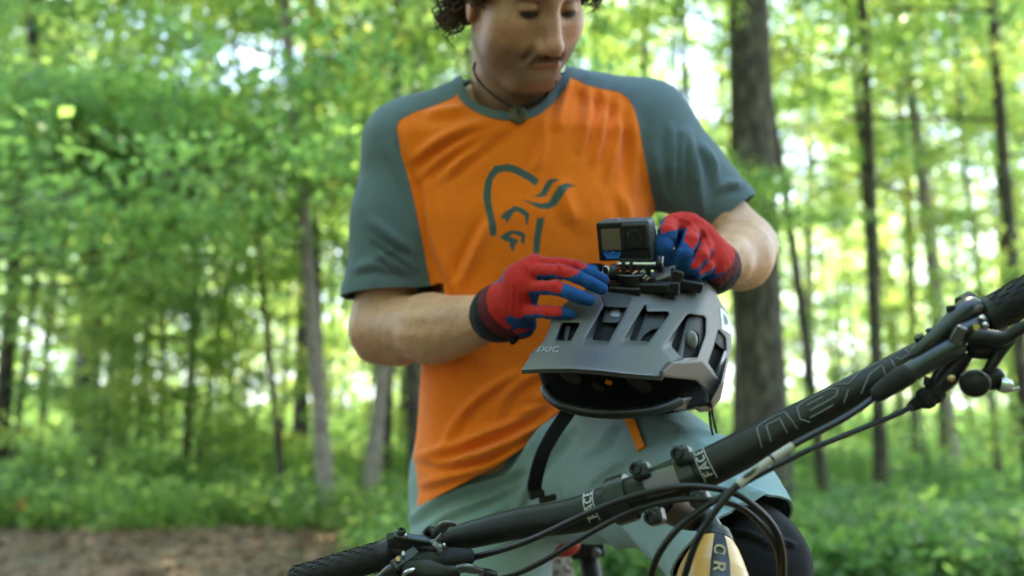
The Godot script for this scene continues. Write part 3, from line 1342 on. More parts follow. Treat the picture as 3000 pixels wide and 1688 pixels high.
func skin_materials() -> void:
	mats.weave = weave_texture()
	var skin := vmat("skin", Color(1, 1, 1), 0.46, 0.0, 0.5)
	skin.vertex_color_use_as_albedo = true
	skin.subsurf_scatter_enabled = true
	skin.subsurf_scatter_strength = 0.12
	skin.normal_enabled = true
	skin.normal_texture = noise_tex(31, 0.06, true, 6.0, 256)
	skin.normal_scale = 0.35
	skin.uv1_triplanar = true
	skin.uv1_scale = Vector3.ONE * 14.0
	var j := cloth("jersey_orange", Color(1, 1, 1), 0.88)
	j.albedo_texture = jersey_print()
	j.texture_repeat = false
	j.uv1_triplanar = false
	j.uv1_scale = Vector3.ONE
	j.normal_enabled = false
	cloth("jersey_teal", Color(0.088, 0.122, 0.138), 0.9)
	cloth("shorts", Color(0.172, 0.242, 0.250), 0.8, 0.35, 80.0)
	cloth("shorts_lining", Color(0.10, 0.155, 0.155), 0.85, 0.35, 80.0)
	cloth("glove_red", Color(0.36, 0.014, 0.010), 0.85, 0.5, 90.0)
	cloth("glove_maroon", Color(0.075, 0.007, 0.010), 0.85, 0.5, 90.0)
	cloth("glove_blue", Color(0.005, 0.042, 0.15), 0.8, 0.4, 90.0)
	cloth("glove_black", Color(0.005, 0.005, 0.008), 0.85, 0.5, 90.0)
	cloth("knee_black", Color(0.006, 0.0066, 0.0085), 0.85, 0.7, 50.0)
	cloth("zip_orange", Color(0.72, 0.20, 0.01), 0.7)
	vmat("hair", Color(0.070, 0.038, 0.020), 0.5, 0.0, 0.35)
	vmat("beard", Color(0.13, 0.075, 0.042), 0.9, 0.0, 0.1)
	vmat("cord", Color(0.008, 0.007, 0.006), 0.7)
	vmat("pendant", Color(0.09, 0.075, 0.05), 0.35, 0.6)
	vmat("lash", Color(0.012, 0.008, 0.006), 0.6)
	cloth("shoe", Color(0.02, 0.02, 0.022), 0.8)


func skin_tone(p: Vector3, nz: FastNoiseLite) -> Color:
	var v := nz.get_noise_3dv(p * 900.0) * 0.13 + nz.get_noise_3dv(p * 4000.0) * 0.16 + nz.get_noise_3dv(p * 12000.0) * 0.14
	return Color(0.43 * (1.0 + v), 0.222 * (1.0 + v * 1.2), 0.130 * (1.0 + v * 1.3))


func head_prims() -> Array:
	var p := [
		ell(Vector3(0, 0.036, -0.012), Vector3(0.076, 0.086, 0.097), 0.02),
		ell(Vector3(0, -0.034, 0.024), Vector3(0.066, 0.086, 0.062), 0.035),
		cone(Vector3(-0.017, -0.102, 0.064), Vector3(0.017, -0.102, 0.064), 0.0185, 0.0185, 0.022),
		cone(Vector3(-0.038, 0.0245, 0.072), Vector3(0.038, 0.0245, 0.072), 0.012, 0.012, 0.016),
		cone(Vector3(0, 0.012, 0.080), Vector3(0, -0.036, 0.104), 0.0085, 0.0115, 0.014),
		ell(Vector3(0, -0.041, 0.105), Vector3(0.0135, 0.0120, 0.0135), 0.008),
		ell(Vector3(0, -0.064, 0.074), Vector3(0.032, 0.028, 0.021), 0.022),
	]
	for s in [-1.0, 1.0]:
		p.append(cone(Vector3(s * 0.0205, -0.048, 0.0905), Vector3(s * 0.0330, -0.069, 0.0800), 0.0030, 0.0030, 0.012, true))
		p.append(cone(Vector3(s * 0.046, -0.060, 0.004), Vector3(s * 0.018, -0.099, 0.056), 0.017, 0.017, 0.03))
		p.append(ell(Vector3(s * 0.046, -0.054, 0.044), Vector3(0.022, 0.030, 0.024), 0.03))
		p.append(ell(Vector3(s * 0.047, -0.024, 0.052), Vector3(0.022, 0.022, 0.022), 0.026))
		p.append(ell(Vector3(s * 0.0125, -0.0465, 0.0945), Vector3(0.0085, 0.0085, 0.011), 0.006))
		p.append(ell(Vector3(s * 0.032, 0.0045, 0.090), Vector3(0.0185, 0.0140, 0.022), 0.014, true))
		p.append(ell(Vector3(s * 0.031, 0.0025, 0.0700), Vector3(0.0155, 0.0125, 0.0140), 0.005))
		p.append(ell(Vector3(s * 0.0755, -0.014, -0.006), Vector3(0.007, 0.032, 0.019), 0.006, false, Basis(Vector3.UP, s * 0.35)))
		p.append(ell(Vector3(s * 0.0065, -0.0535, 0.1005), Vector3(0.0036, 0.003, 0.005), 0.003, true))
	p.append(cone(Vector3(-0.019, -0.0610, 0.0905), Vector3(0.019, -0.0610, 0.0905), 0.0045, 0.0045, 0.006))
	p.append(cone(Vector3(-0.016, -0.0700, 0.0895), Vector3(0.016, -0.0700, 0.0895), 0.0060, 0.0060, 0.006))
	p.append(cone(Vector3(-0.026, -0.0654, 0.0960), Vector3(0.026, -0.0654, 0.0960), 0.0024, 0.0024, 0.004, true))
	p.append(cone(Vector3(-0.014, -0.0805, 0.0955), Vector3(0.014, -0.0805, 0.0955), 0.0045, 0.0045, 0.012, true))
	return p


func hand(fingers: Array, palm: Array) -> Array:
	var p := palm.duplicate()
	for f in fingers:
		for k in f.size() - 1:
			p.append(limb(f[k], f[k + 1], 0.003))
	return p


func glove(parent: Node3D, prims: Array, back_dir: Vector3, tips: Callable, cuff: Callable, wrist: Callable, knuckles: Array) -> void:
	var g := nets(prims, 0.0022)
	crease(g, knuckles, 0.9, 75.0, 21)
	var root := Node3D.new()
	root.name = "glove"
	parent.add_child(root, true)
	var a := cut(g, scalar(g, cuff))
	put("cuff", a[0], mats.glove_black, root)
	g = a[1]
	a = cut(g, scalar(g, wrist))
	var rest: Geo = a[1]
	var d := back_dir.normalized()
	var low: Array = cut(a[0], scalar(a[0], func(_p, n): return n.dot(d) - 0.10, 4))
	put("wrist_band", low[1], mats.glove_maroon, root)
	put("palm_heel", low[0], mats.glove_black, root)
	a = cut(rest, scalar(rest, func(p, n): return minf(n.dot(d) - 0.50, tips.call(p) * 30.0), 2))
	put("fingers", a[0], mats.glove_blue, root)
	put("back_of_hand", a[1], mats.glove_red, root)


func strands(roots: Array, mat_: String, called: String, parent: Node3D, t: Transform3D) -> void:
	var g := Geo.new()
	for r in roots:
		g.add(tube(r, 4, false))
	put(called, g.moved(t), mats[mat_], parent)


func build_person() -> void:
	var foot_l := Vector3(0.34, 0.0, -1.05)
	var foot_r := Vector3(-0.20, 0.0, -1.42)
	var base := Vector3(0.05, 0.0, -1.35)
	var root := thing("person", base, "mountain biker in an orange and teal jersey looking down at the helmet on his thigh", "person")
	var nz := FastNoiseLite.new()
	nz.seed = 3
	# --- the body: one skin from the neck to the feet, the head on a finer grid in the same mesh
	var knee_l := rig(2195, 1640, 1.015)
	var hip_l := rig(1580, 1375, 1.46)
	var hip_r := rig(1420, 1445, 1.46)
	var knee_r := rig(1360, 2150, 1.24)
	var ank_l := to_rig(foot_l + Vector3(0, 0.09, 0))
	var ank_r := to_rig(foot_r + Vector3(0, 0.09, 0))
	var body := jersey_prims(-0.016)
	var trunk: Loft = jersey_prims(-0.036)[0]
	trunk.rows.pop_back()
	body = [trunk, body[1], body[2]]
	body.append_array([
		limb([1500, 350, 1.39, 0.056], [1530, 130, 1.35, 0.040], 0.03),
		limb([1200, 440, 1.40, 0.050], [1114, 962, 1.385, 0.045], 0.03),
		limb([1114, 962, 1.385, 0.046], [1262, 958, 1.30, 0.0475], 0.02),
		limb([1092, 1022, 1.405, 0.020], [1180, 1030, 1.37, 0.022], 0.025),
		limb([1300, 985, 1.285, 0.034], [1400, 955, 1.23, 0.026], 0.02),
		limb([1268, 964, 1.30, 0.0485], [1462, 918, 1.190, 0.027], 0.02),
		limb([1885, 390, 1.40, 0.050], [2188, 722, 1.39, 0.043], 0.03),
		limb([2188, 722, 1.39, 0.043], [2165, 752, 1.305, 0.047], 0.02),
		limb([2165, 752, 1.305, 0.047], [2085, 778, 1.195, 0.026], 0.02),
		cone(hip_l, rig(1920, 1412, 1.23), 0.070, 0.066, 0.03), cone(rig(1920, 1412, 1.23), knee_l, 0.066, 0.048, 0.03), cone(hip_r, knee_r, 0.08, 0.06, 0.03),
		cone(knee_l, ank_l, 0.052, 0.036, 0.02), cone(knee_r, ank_r, 0.056, 0.036, 0.02),
	])
	var skin := nets(body, 0.008)
	for k in skin.v.size():
		skin.c.append(skin_tone(skin.v[k], nz))
	var skin_n := skin.v.size()
	crease(skin, [[1.2, 15, [1130, 905], [1210, 930], [1330, 922]], [0.9, 9, [1310, 990], [1390, 962], [1450, 940]], [1.0, 8, [1240, 900], [1330, 905], [1440, 898]], [1.2, 14, [2150, 690], [2195, 750], [2185, 820]], [1.0, 9, [2120, 720], [2150, 770], [2150, 820]], [0.8, 8, [1120, 1000], [1160, 1018], [1220, 1025]], [0.9, 8, [1400, 250], [1440, 290], [1490, 318]]], 1.3, 26.0, 12)
	for k in skin_n:
		var e := minf(skin.v[k].distance_to(rig(1095, 1030, 1.40)), skin.v[k].distance_to(rig(2215, 770, 1.39)))
		skin.c[k] = skin.c[k].lerp(Color(0.36, 0.165, 0.105), 0.55 * smoothstep(0.085, 0.02, e))
		var fr := nz.get_noise_3dv(skin.v[k] * 14000.0 + Vector3(50, 0, 0))
		if fr > 0.42:
			skin.c[k] = skin.c[k].lerp(Color(0.26, 0.125, 0.07), 0.45)
	var eye_mid := rig(1612, 38, 1.205)
	var hf := frame(eye_mid, 32.0, 20.0, 0.5)
	var head_t := Transform3D(hf.basis, eye_mid - hf.basis * Vector3(0, -0.002, 0.080))
	var hp := head_prims()
	hp.append(cone(Vector3(0, -0.03, -0.028), head_t.affine_inverse() * rig(1500, 340, 1.385), 0.055, 0.064, 0.03))
	var head := nets(hp, 0.0026)
	for k in head.v.size():
		var p := head.v[k]
		var c := skin_tone(p * 0.8, nz)
		var lip := smoothstep(1.0, 0.6, Vector2((p.x) / 0.024, (p.y + 0.0675) / 0.0080).length()) * smoothstep(0.06, 0.075, p.z)
		var n3 := nz.get_noise_3dv(p * 900.0) * 0.5 + 0.5
		# stubble over lip, jaw and chin
		var jaw := smoothstep(-0.040, -0.062, p.y) * smoothstep(-0.03, 0.0, p.z)
		var mou := smoothstep(1.0, 0.55, Vector2(p.x / 0.034, (p.y + 0.0575) / 0.0062).length()) * smoothstep(0.06, 0.075, p.z)
		var st := clampf(jaw * (0.38 + 0.40 * n3) + mou * (0.34 + 0.35 * n3), 0.0, 0.85) * (1.0 - lip)
		var red := smoothstep(0.045, 0.0, (p - Vector3(0, -0.038, 0.105)).length()) + 0.6 * smoothstep(0.04, 0.0, Vector2(absf(p.x) - 0.045, p.y + 0.03).length()) * smoothstep(0.0, 0.04, p.z)
		c = c.lerp(Color(0.45, 0.19, 0.13), clampf(red, 0, 1) * 0.5)
		c = c.lerp(Color(0.27, 0.085, 0.065), lip * 0.75)
		c = c.lerp(Color(0.10, 0.062, 0.040), st)
		var socket_shade := 0.0  # eye sockets darkened in the skin colour in place of brow shade
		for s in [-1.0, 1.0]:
			socket_shade = maxf(socket_shade, smoothstep(0.024, 0.006, Vector2(p.x - s * 0.031, p.y + 0.001).length()) * smoothstep(0.03, 0.06, p.z))
		c = c.lerp(Color(0.22, 0.10, 0.07), socket_shade * 0.25)
		for s in [-1.0, 1.0]:
			var slit := smoothstep(1.0, 0.5, Vector2((p.x - s * 0.0315) / 0.0180, (p.y + 0.0034) / 0.0092).length()) * smoothstep(0.06, 0.07, p.z)
			c = c.lerp(Color(0.020, 0.012, 0.009), slit * 0.95)
		var front := smoothstep(0.05, 0.07, p.z)
		c = c.lerp(Color(0.085, 0.030, 0.024), front * smoothstep(0.0030, 0.0008, absf(p.y + 0.0656 + 0.0035 * pow(absf(p.x) / 0.025, 2))) * smoothstep(0.029, 0.022, absf(p.x)) * 0.9)
		for s in [-1.0, 1.0]:
			c = c.lerp(Color(0.06, 0.022, 0.016), front * smoothstep(0.0062, 0.0025, (p - Vector3(s * 0.0068, -0.0530, 0.1005)).length()) * 0.85)  # nostril shading put into the skin colour
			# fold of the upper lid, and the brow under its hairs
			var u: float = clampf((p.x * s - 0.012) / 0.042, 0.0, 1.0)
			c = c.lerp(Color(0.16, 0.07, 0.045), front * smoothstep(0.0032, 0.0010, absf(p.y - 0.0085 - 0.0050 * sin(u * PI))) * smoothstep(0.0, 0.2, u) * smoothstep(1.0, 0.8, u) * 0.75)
			c = c.lerp(Color(0.055, 0.032, 0.018), smoothstep(0.04, 0.06, p.z) * smoothstep(0.0062, 0.0025, absf(p.y - 0.0235 - 0.006 * sin(u * 2.6))) * smoothstep(0.0, 0.1, u) * smoothstep(1.0, 0.75, u) * 0.75)
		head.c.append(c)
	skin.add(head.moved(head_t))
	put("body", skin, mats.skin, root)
	# brows, lashes, moustache, hair
	var hr := RandomNumberGenerator.new()
	hr.seed = 9
	var brow := []
	for s in [-1.0, 1.0]:
		for k in 90:
			var u := hr.randf()
			var a := Vector3(s * lerpf(0.013, 0.052, u), 0.0215 + 0.006 * sin(u * 2.6) + hr.randfn(0, 0.0018), lerpf(0.0865, 0.066, u * u))
			var b := a + Vector3(s * 0.007, 0.002 - 0.004 * u, 0.0012)
			brow.append([Vector4(a.x, a.y, a.z, 0.0006), Vector4(b.x, b.y, b.z, 0.0002)])
	strands(brow, "hair", "eyebrows", root, head_t)
	var lash := []
	for s in [-1.0, 1.0]:
		var line := []
		for k in 9:
			var u := k / 8.0
			var x: float = s * lerpf(0.0185, 0.0445, u)
			var q := Vector3(x, -0.0030 - 0.003 * sin(PI * u), 0.10)
			for it in 30:
				q.z -= field(hp, q) * 0.8
			line.append(Vector4(q.x, q.y, q.z, 0.0024 if k in range(1, 8) else 0.0008))
		lash.append(line)
	strands(lash, "lash", "eyelashes", root, head_t)
	var mo := []
	for k in 230:
		var x := hr.randfn(0, 0.015)
		x = clampf(x, -0.033, 0.033)
		var y := -0.0568 - absf(x) * 0.16 + hr.randfn(0, 0.0020)
		var q := Vector3(x, y, 0.12)
		for it in 24:
			q.z -= field(hp, q) * 0.8
		var b := q + Vector3(signf(x) * hr.randf_range(0.001, 0.004), -0.0036, 0.0012)
		mo.append([Vector4(q.x, q.y, q.z, 0.0004), Vector4(b.x, b.y, b.z, 0.00012)])
	strands(mo, "beard", "moustache", root, head_t)
	var cap := nets([ell(Vector3(0, 0.046, -0.020), Vector3(0.085, 0.088, 0.100), 0.02), cone(Vector3(0, 0.0, -0.075), Vector3(0, -0.04, -0.07), 0.05, 0.04, 0.03), ell(Vector3(0.054, -0.022, -0.055), Vector3(0.022, 0.045, 0.034), 0.02), ell(Vector3(-0.054, -0.022, -0.055), Vector3(0.022, 0.045, 0.034), 0.02)], 0.005)
	var parts := cut(cap, scalar(cap, func(p, _n): return maxf(p.z - 0.052 + maxf(0.0, p.y - 0.05) * -0.6, -(p.y - 0.016) + maxf(0.0, -p.z - 0.014) * -3.5)))
	crease(parts[0], [], 6.0, 60.0, 4)
	put("hair", parts[0].moved(head_t), mats.hair, root)
	var curls := []
	for k in 1100:
		var az := hr.randf_range(-2.8, 2.8)
		var el := hr.randf_range(-0.7, 1.2)
		if absf(az) < 1.25 and el < 0.42 or absf(az) < 1.62 and el < 0.05 or absf(az) < 1.95 and el < -0.2:
			continue
		var d := Vector3(sin(az) * cos(el), sin(el), cos(az) * cos(el))
		var a := Vector3(0, 0.040, -0.020) + d * Vector3(0.079, 0.084, 0.096)
		var line := []
		var ph := hr.randf() * TAU
		var len := hr.randf_range(0.020, 0.050)
		var fall := Vector3(d.x * 0.5, -0.7, 0.35 + d.z * 0.3).normalized()
		var sx := fall.cross(Vector3(0.3, 0.2, 0.9)).normalized()
		var sy := fall.cross(sx)
		for m in 10:
			var u := m / 9.0
			var q := a + d * 0.014 * sin(u * 2.0) + fall * len * u + (sx * cos(ph + u * 7.0) + sy * sin(ph + u * 7.0)) * 0.0075 * (0.3 + u)
			line.append(Vector4(q.x, q.y, q.z, 0.0019 * (1.0 - u * 0.7)))
		curls.append(line)
	for k in 900:
		var sd := -1.0 if k % 2 else 1.0
		var kind := k % 8
		var a := Vector3(sd * hr.randf_range(0.058, 0.074), hr.randf_range(-0.055, 0.03), hr.randf_range(-0.080, -0.022))
		var len := hr.randf_range(0.016, 0.036)
		if kind < 2:
			a = Vector3(sd * 0.069, hr.randf_range(0.0, 0.045), hr.randf_range(0.004, 0.028))
			len = 0.016
		elif kind < 4:
			a = Vector3(sd * 0.071, hr.randf_range(0.018, 0.07), hr.randf_range(0.0, 0.050))
			len = 0.034
		var out := Vector3(sd * 0.75, 0.0, -0.35 if kind > 3 else 0.05)
		var line := []
		var ph := hr.randf() * TAU
		var fall := Vector3(sd * hr.randf_range(0.1, 0.55), -0.75, hr.randf_range(0.0, 0.4)).normalized()
		var sx := fall.cross(Vector3(0.3, 0.2, 0.9)).normalized()
		var sy := fall.cross(sx)
		for m in 10:
			var u := m / 9.0
			var q := a + out * 0.016 * sin(u * 2.0) + fall * len * u + (sx * cos(ph + u * 7.5) + sy * sin(ph + u * 7.5)) * 0.0075 * (0.3 + u)
			line.append(Vector4(q.x, q.y, q.z, 0.0018 * (1.0 - u * 0.7)))
		curls.append(line)
	strands(curls, "hair", "curls", root, head_t)
	# fine hair on the forearms
	var fuzz := Geo.new()
	for k in 2600:
		var m := hr.randi() % skin_n
		var p := skin.v[m]
		var e := seen(p)
		if not (e.y > 690 and e.y < 1090 and (e.x < 1470 or e.x > 2100)):
			continue
		var n := skin.n[m]
		if n.z < -0.35:
			continue
		var t := (Vector3(hr.randfn(0, 0.6), -0.8, hr.randfn(0.4, 0.4)) - n * 0.2).normalized()
		var side := t.cross(n).normalized() * 0.00022
		var q := p + n * 0.0022 + t * 0.006
		var r := p + n * 0.0040 + t * 0.011
		var at := fuzz.v.size()
		fuzz.v.append_array([p - side, p + side, q + side, q - side, r])
		for e2 in 5:
			fuzz.n.append(n)
		fuzz.quad(at, at + 1, at + 2, at + 3)
		fuzz.tri(at + 3, at + 2, at + 4)
	tag(put("arm_hair", fuzz, mats.beard, root), "", "", "", "stuff")
	# --- jersey
	var jp := jersey_prims()
	var jer := nets(jp, 0.0055)
	crease(jer, [
		[5, 16, [1205, 470], [1270, 425], [1345, 385], [1450, 355]], [4, 14, [1225, 520], [1310, 450], [1400, 400], [1490, 372]], [3.5, 14, [1300, 520], [1390, 440], [1470, 390]], [3.5, 13, [1250, 335], [1300, 330], [1360, 318]], [3, 10, [1180, 370], [1195, 430], [1215, 500]],
		[4.5, 11, [1668, 232], [1652, 290], [1630, 380]], [5, 13, [1722, 260], [1722, 330], [1700, 440]], [4.5, 13, [1768, 268], [1768, 340], [1740, 470]], [4.5, 13, [1812, 290], [1808, 380], [1780, 520]], [4, 14, [1848, 320], [1858, 430], [1850, 560]], [3, 14, [1600, 350], [1590, 430], [1570, 500]],
		[3.5, 14, [1243, 500], [1258, 600], [1280, 720], [1336, 850]], [3.5, 16, [1440, 640], [1400, 720], [1345, 840]], [3, 20, [1640, 520], [1660, 600], [1690, 660]], [3, 16, [1820, 560], [1840, 640], [1830, 700]],
		[5, 14, [1212, 1338], [1290, 1322], [1383, 1290], [1522, 1228], [1625, 1172]], [5, 11, [1226, 1345], [1310, 1356], [1406, 1336], [1480, 1300]], [5, 12, [1330, 1350], [1450, 1320], [1569, 1252], [1640, 1196]], [4, 12, [1228, 1420], [1300, 1402], [1430, 1364], [1540, 1300]], [3.5, 14, [1300, 1310], [1350, 1220], [1420, 1150], [1530, 1085]], [3.5, 14, [1460, 1230], [1480, 1160], [1540, 1110], [1610, 1080]], [3.5, 10, [1560, 1170], [1600, 1158], [1640, 1140]], [3, 9, [1500, 1215], [1570, 1190], [1630, 1160]],
		[5, 10, [1105, 740], [1150, 770], [1200, 800]], [4.5, 10, [1090, 690], [1150, 735], [1215, 785]], [4, 13, [1080, 640], [1140, 690], [1215, 740]], [3, 12, [1040, 790], [1100, 775], [1170, 800]], [2.5, 14, [1130, 420], [1180, 520], [1220, 620]],
		[3.5, 10, [1965, 370], [1968, 450], [1966, 560]], [3.5, 10, [2000, 380], [2000, 460], [2003, 540]], [5, 13, [2015, 380], [2030, 470], [2045, 560], [2060, 640]], [4, 11, [2050, 420], [2085, 480], [2095, 540]], [3, 12, [1920, 430], [1935, 540], [1960, 610]], [3.5, 11, [2100, 560], [2130, 540], [2170, 545]],
	], 2.0, 13.0, 2)
	# hems: sleeves, waist, neck
	var hem_l := plane_of(rig(1005, 872, 1.385), rig(1230, 852, 1.385), rig(1120, 842, 1.32), rig(1150, 500, 1.39))
	var hem_r := plane_of(rig(2214, 570, 1.40), rig(2078, 674, 1.39), rig(2142, 616, 1.345), rig(1950, 420, 1.40))
	var c_l := rig(1116, 880, 1.385)
	var c_r := rig(2160, 640, 1.395)
	var waist := PackedVector2Array([Vector2(1000, 1620), Vector2(1205, 1494), Vector2(1300, 1444), Vector2(1450, 1367), Vector2(1560, 1292), Vector2(1640, 1222), Vector2(1700, 1180), Vector2(2000, 1080), Vector2(2600, 1700), Vector2(1000, 2400)])
	jer = cut(jer, scalar(jer, func(p, _n): return minf(-hem_l.distance_to(p), 0.12 - p.distance_to(c_l))))[0]
	jer = cut(jer, scalar(jer, func(p, _n): return minf(-hem_r.distance_to(p), 0.11 - p.distance_to(c_r))))[0]
	jer = cut(jer, scalar(jer, func(p, _n): return -poly_dist(waist, seen(p)) * 0.0005 if seen(p).y > 1100 else -0.1))[0]
	# the neck hole, open at the throat and closed at the nape
	var throat := round_poly([Vector2(1353, 232), Vector2(1364, 276), Vector2(1396, 304), Vector2(1448, 325), Vector2(1512, 333), Vector2(1566, 318), Vector2(1606, 284), Vector2(1638, 246), Vector2(1658, 200), Vector2(1658, 20), Vector2(1353, 20)])
	var nape := rig(1505, 230, 1.40).z
	var hole := func(p: Vector3) -> float: return maxf(poly_dist(throat, seen(p)) * 0.00052, nape - p.z)
	jer = cut(jer, scalar(jer, func(p, _n): return hole.call(p)))[1]
	var split := cut(jer, scalar(jer, func(p, _n): return hole.call(p) - 0.0125))
	split.reverse()
	put("collar", thicken(split[1], 0.0018), mats.jersey_teal, root)
	jer = split[0]
	var panel := PackedVector2Array([Vector2(1405, 150), Vector2(1350, 262), Vector2(1330, 286), Vector2(1290, 303), Vector2(1250, 318), Vector2(1212, 330), Vector2(1172, 352), Vector2(1163, 372), Vector2(1168, 410), Vector2(1175, 450), Vector2(1195, 520), Vector2(1215, 600), Vector2(1240, 720), Vector2(1262, 840), Vector2(1262, 900), Vector2(1100, 1000), Vector2(1000, 1800), Vector2(2000, 1800), Vector2(1960, 900), Vector2(1926, 640), Vector2(1908, 560), Vector2(1888, 460), Vector2(1872, 370), Vector2(1858, 318), Vector2(1840, 288), Vector2(1815, 270), Vector2(1770, 262), Vector2(1720, 250), Vector2(1690, 234), Vector2(1668, 226), Vector2(1650, 150)])
	split = cut(jer, scalar(jer, func(p, _n): return poly_dist(panel, seen(p)) * 0.0005))
	var front: Geo = split[0]
	for p in front.v:
		front.uv.append(Vector2((p.x - PRINT_AT.x) / PRINT_SIDE, (PRINT_AT.y - p.y) / PRINT_SIDE))
	put("jersey", thicken(front, 0.0003), mats.jersey_orange, root)
	var sl := cut(split[1], scalar(split[1], func(p, _n): return p.x - 0.01))
	for side in 2:
		var g: Geo = sl[side]
		var hem := hem_l if side == 0 else hem_r
		var cc := c_l if side == 0 else c_r
		var two := cut(g, scalar(g, func(p, _n): return minf(0.021 - hem.distance_to(p), 0.12 - p.distance_to(cc))))
		var sleeve := put("sleeve", thicken(two[0], 0.0009), mats.jersey_teal, root)
		put("hem", thicken(two[1], 0.0020), mats.jersey_teal, sleeve)
	build_legwear(root, hip_l, knee_l, hip_r, knee_r, ank_l, ank_r, foot_l, foot_r)
	build_gloves(root)
	# --- necklace
	var cord := []
	for q in [[1392, 184], [1388, 206], [1403, 238], [1440, 274], [1480, 302], [1508, 318], [1518, 322], [1532, 314], [1565, 300], [1600, 276], [1630, 240]]:
		var c := minf(hit([body[0], body[1], body[2], body[3]], q[0], q[1], 1.0).length(), hit(jp, q[0], q[1], 1.0).length() + (0.03 if q[1] < 300 else -0.004))
		var v := rig(q[0], q[1], 1.0).normalized() * (c - 0.002)
		var neck_hit := hit_head(hp, head_t, q[0], q[1])
		if neck_hit > 0.0 and neck_hit < v.length() + 0.03:
			v = v.normalized() * minf(v.length(), neck_hit - 0.001)
		cord.append(Vector4(v.x, v.y, v.z, 0.0019))
	var lace := put("necklace", tube(cord, 6, true, 3), mats.cord, root)
	var pc := hit(jp, 1518, 337, 1.0) * 0.993
	var pf := frame(pc, 0, -12, 0)
	var ring := Geo.new()
	ring.add(ring_of(pf, 0.0112, 0.0022, 24))
	ring.add(lathe(pc - pf.basis.z * 0.002, pf.basis.z, [Vector2(0, 0), Vector2(0, 0.0115), Vector2(0.003, 0.011), Vector2(0.0035, 0)], 24))
	put("pendant", ring, mats.pendant, lace)
	put("loop", run([[1512, 318, 1.272, 0.002], [1518, 330, 1.268, 0.0022], [1524, 318, 1.272, 0.002]], 6, 3), mats.cord, lace)


# distance along the sight line to the head and neck, or -1
func hit_head(hp: Array, t: Transform3D, px: float, py: float) -> float:
	var inv := t.affine_inverse()
	var dir := rig(px, py, 1.0).normalized()
	var s := 1.0
	for k in 60:
		var e := field(hp, inv * (dir * s))
		s += e * 0.8
		if absf(e) < 0.0003:
			return s
		if s > 1.7:
			break
	return -1.0


func ring_of(t: Transform3D, r: float, w: float, n := 24, seg := 8, wide := 1.0) -> Geo:
	var p := []
	for k in n + 1:
		var a := TAU * k / n
		var q := t * Vector3(cos(a) * r, sin(a) * r, 0)
		p.append(Vector4(q.x, q.y, q.z, w))
	return tube(p, seg, false, 0, wide, t.basis.z)


# gives a sheet a little body: its face raised by h, and its rims turned in
func thicken(g: Geo, h: float) -> Geo:
	var o := Geo.new()
	o.add(g)
	for k in o.v.size():
		o.v[k] += o.n[k] * h
	var count := {}
	for k in range(0, g.i.size(), 3):
		for e in 3:
			var a := g.i[k + e]
			var b := g.i[k + (e + 1) % 3]
			var key := mini(a, b) * 4000000 + maxi(a, b)
			count[key] = count.get(key, 0) + 1
	for key in count:
		if count[key] == 1:
			var a: int = key / 4000000
			var b: int = key % 4000000
			var i0 := o.v.size()
			if o.uv.size():
				o.uv.append_array([o.uv[a], o.uv[b], o.uv[b], o.uv[a]])
			o.v.append_array([o.v[a], o.v[b], g.v[b] - g.n[b] * h * 2.0, g.v[a] - g.n[a] * h * 2.0])
			var n := (o.v[i0 + 1] - o.v[i0]).cross(g.n[a]).normalized()
			for q in 4:
				o.n.append(n)
				if o.c.size():
					o.c.append(o.c[a])
			o.quad(i0, i0 + 1, i0 + 2, i0 + 3)
	return o


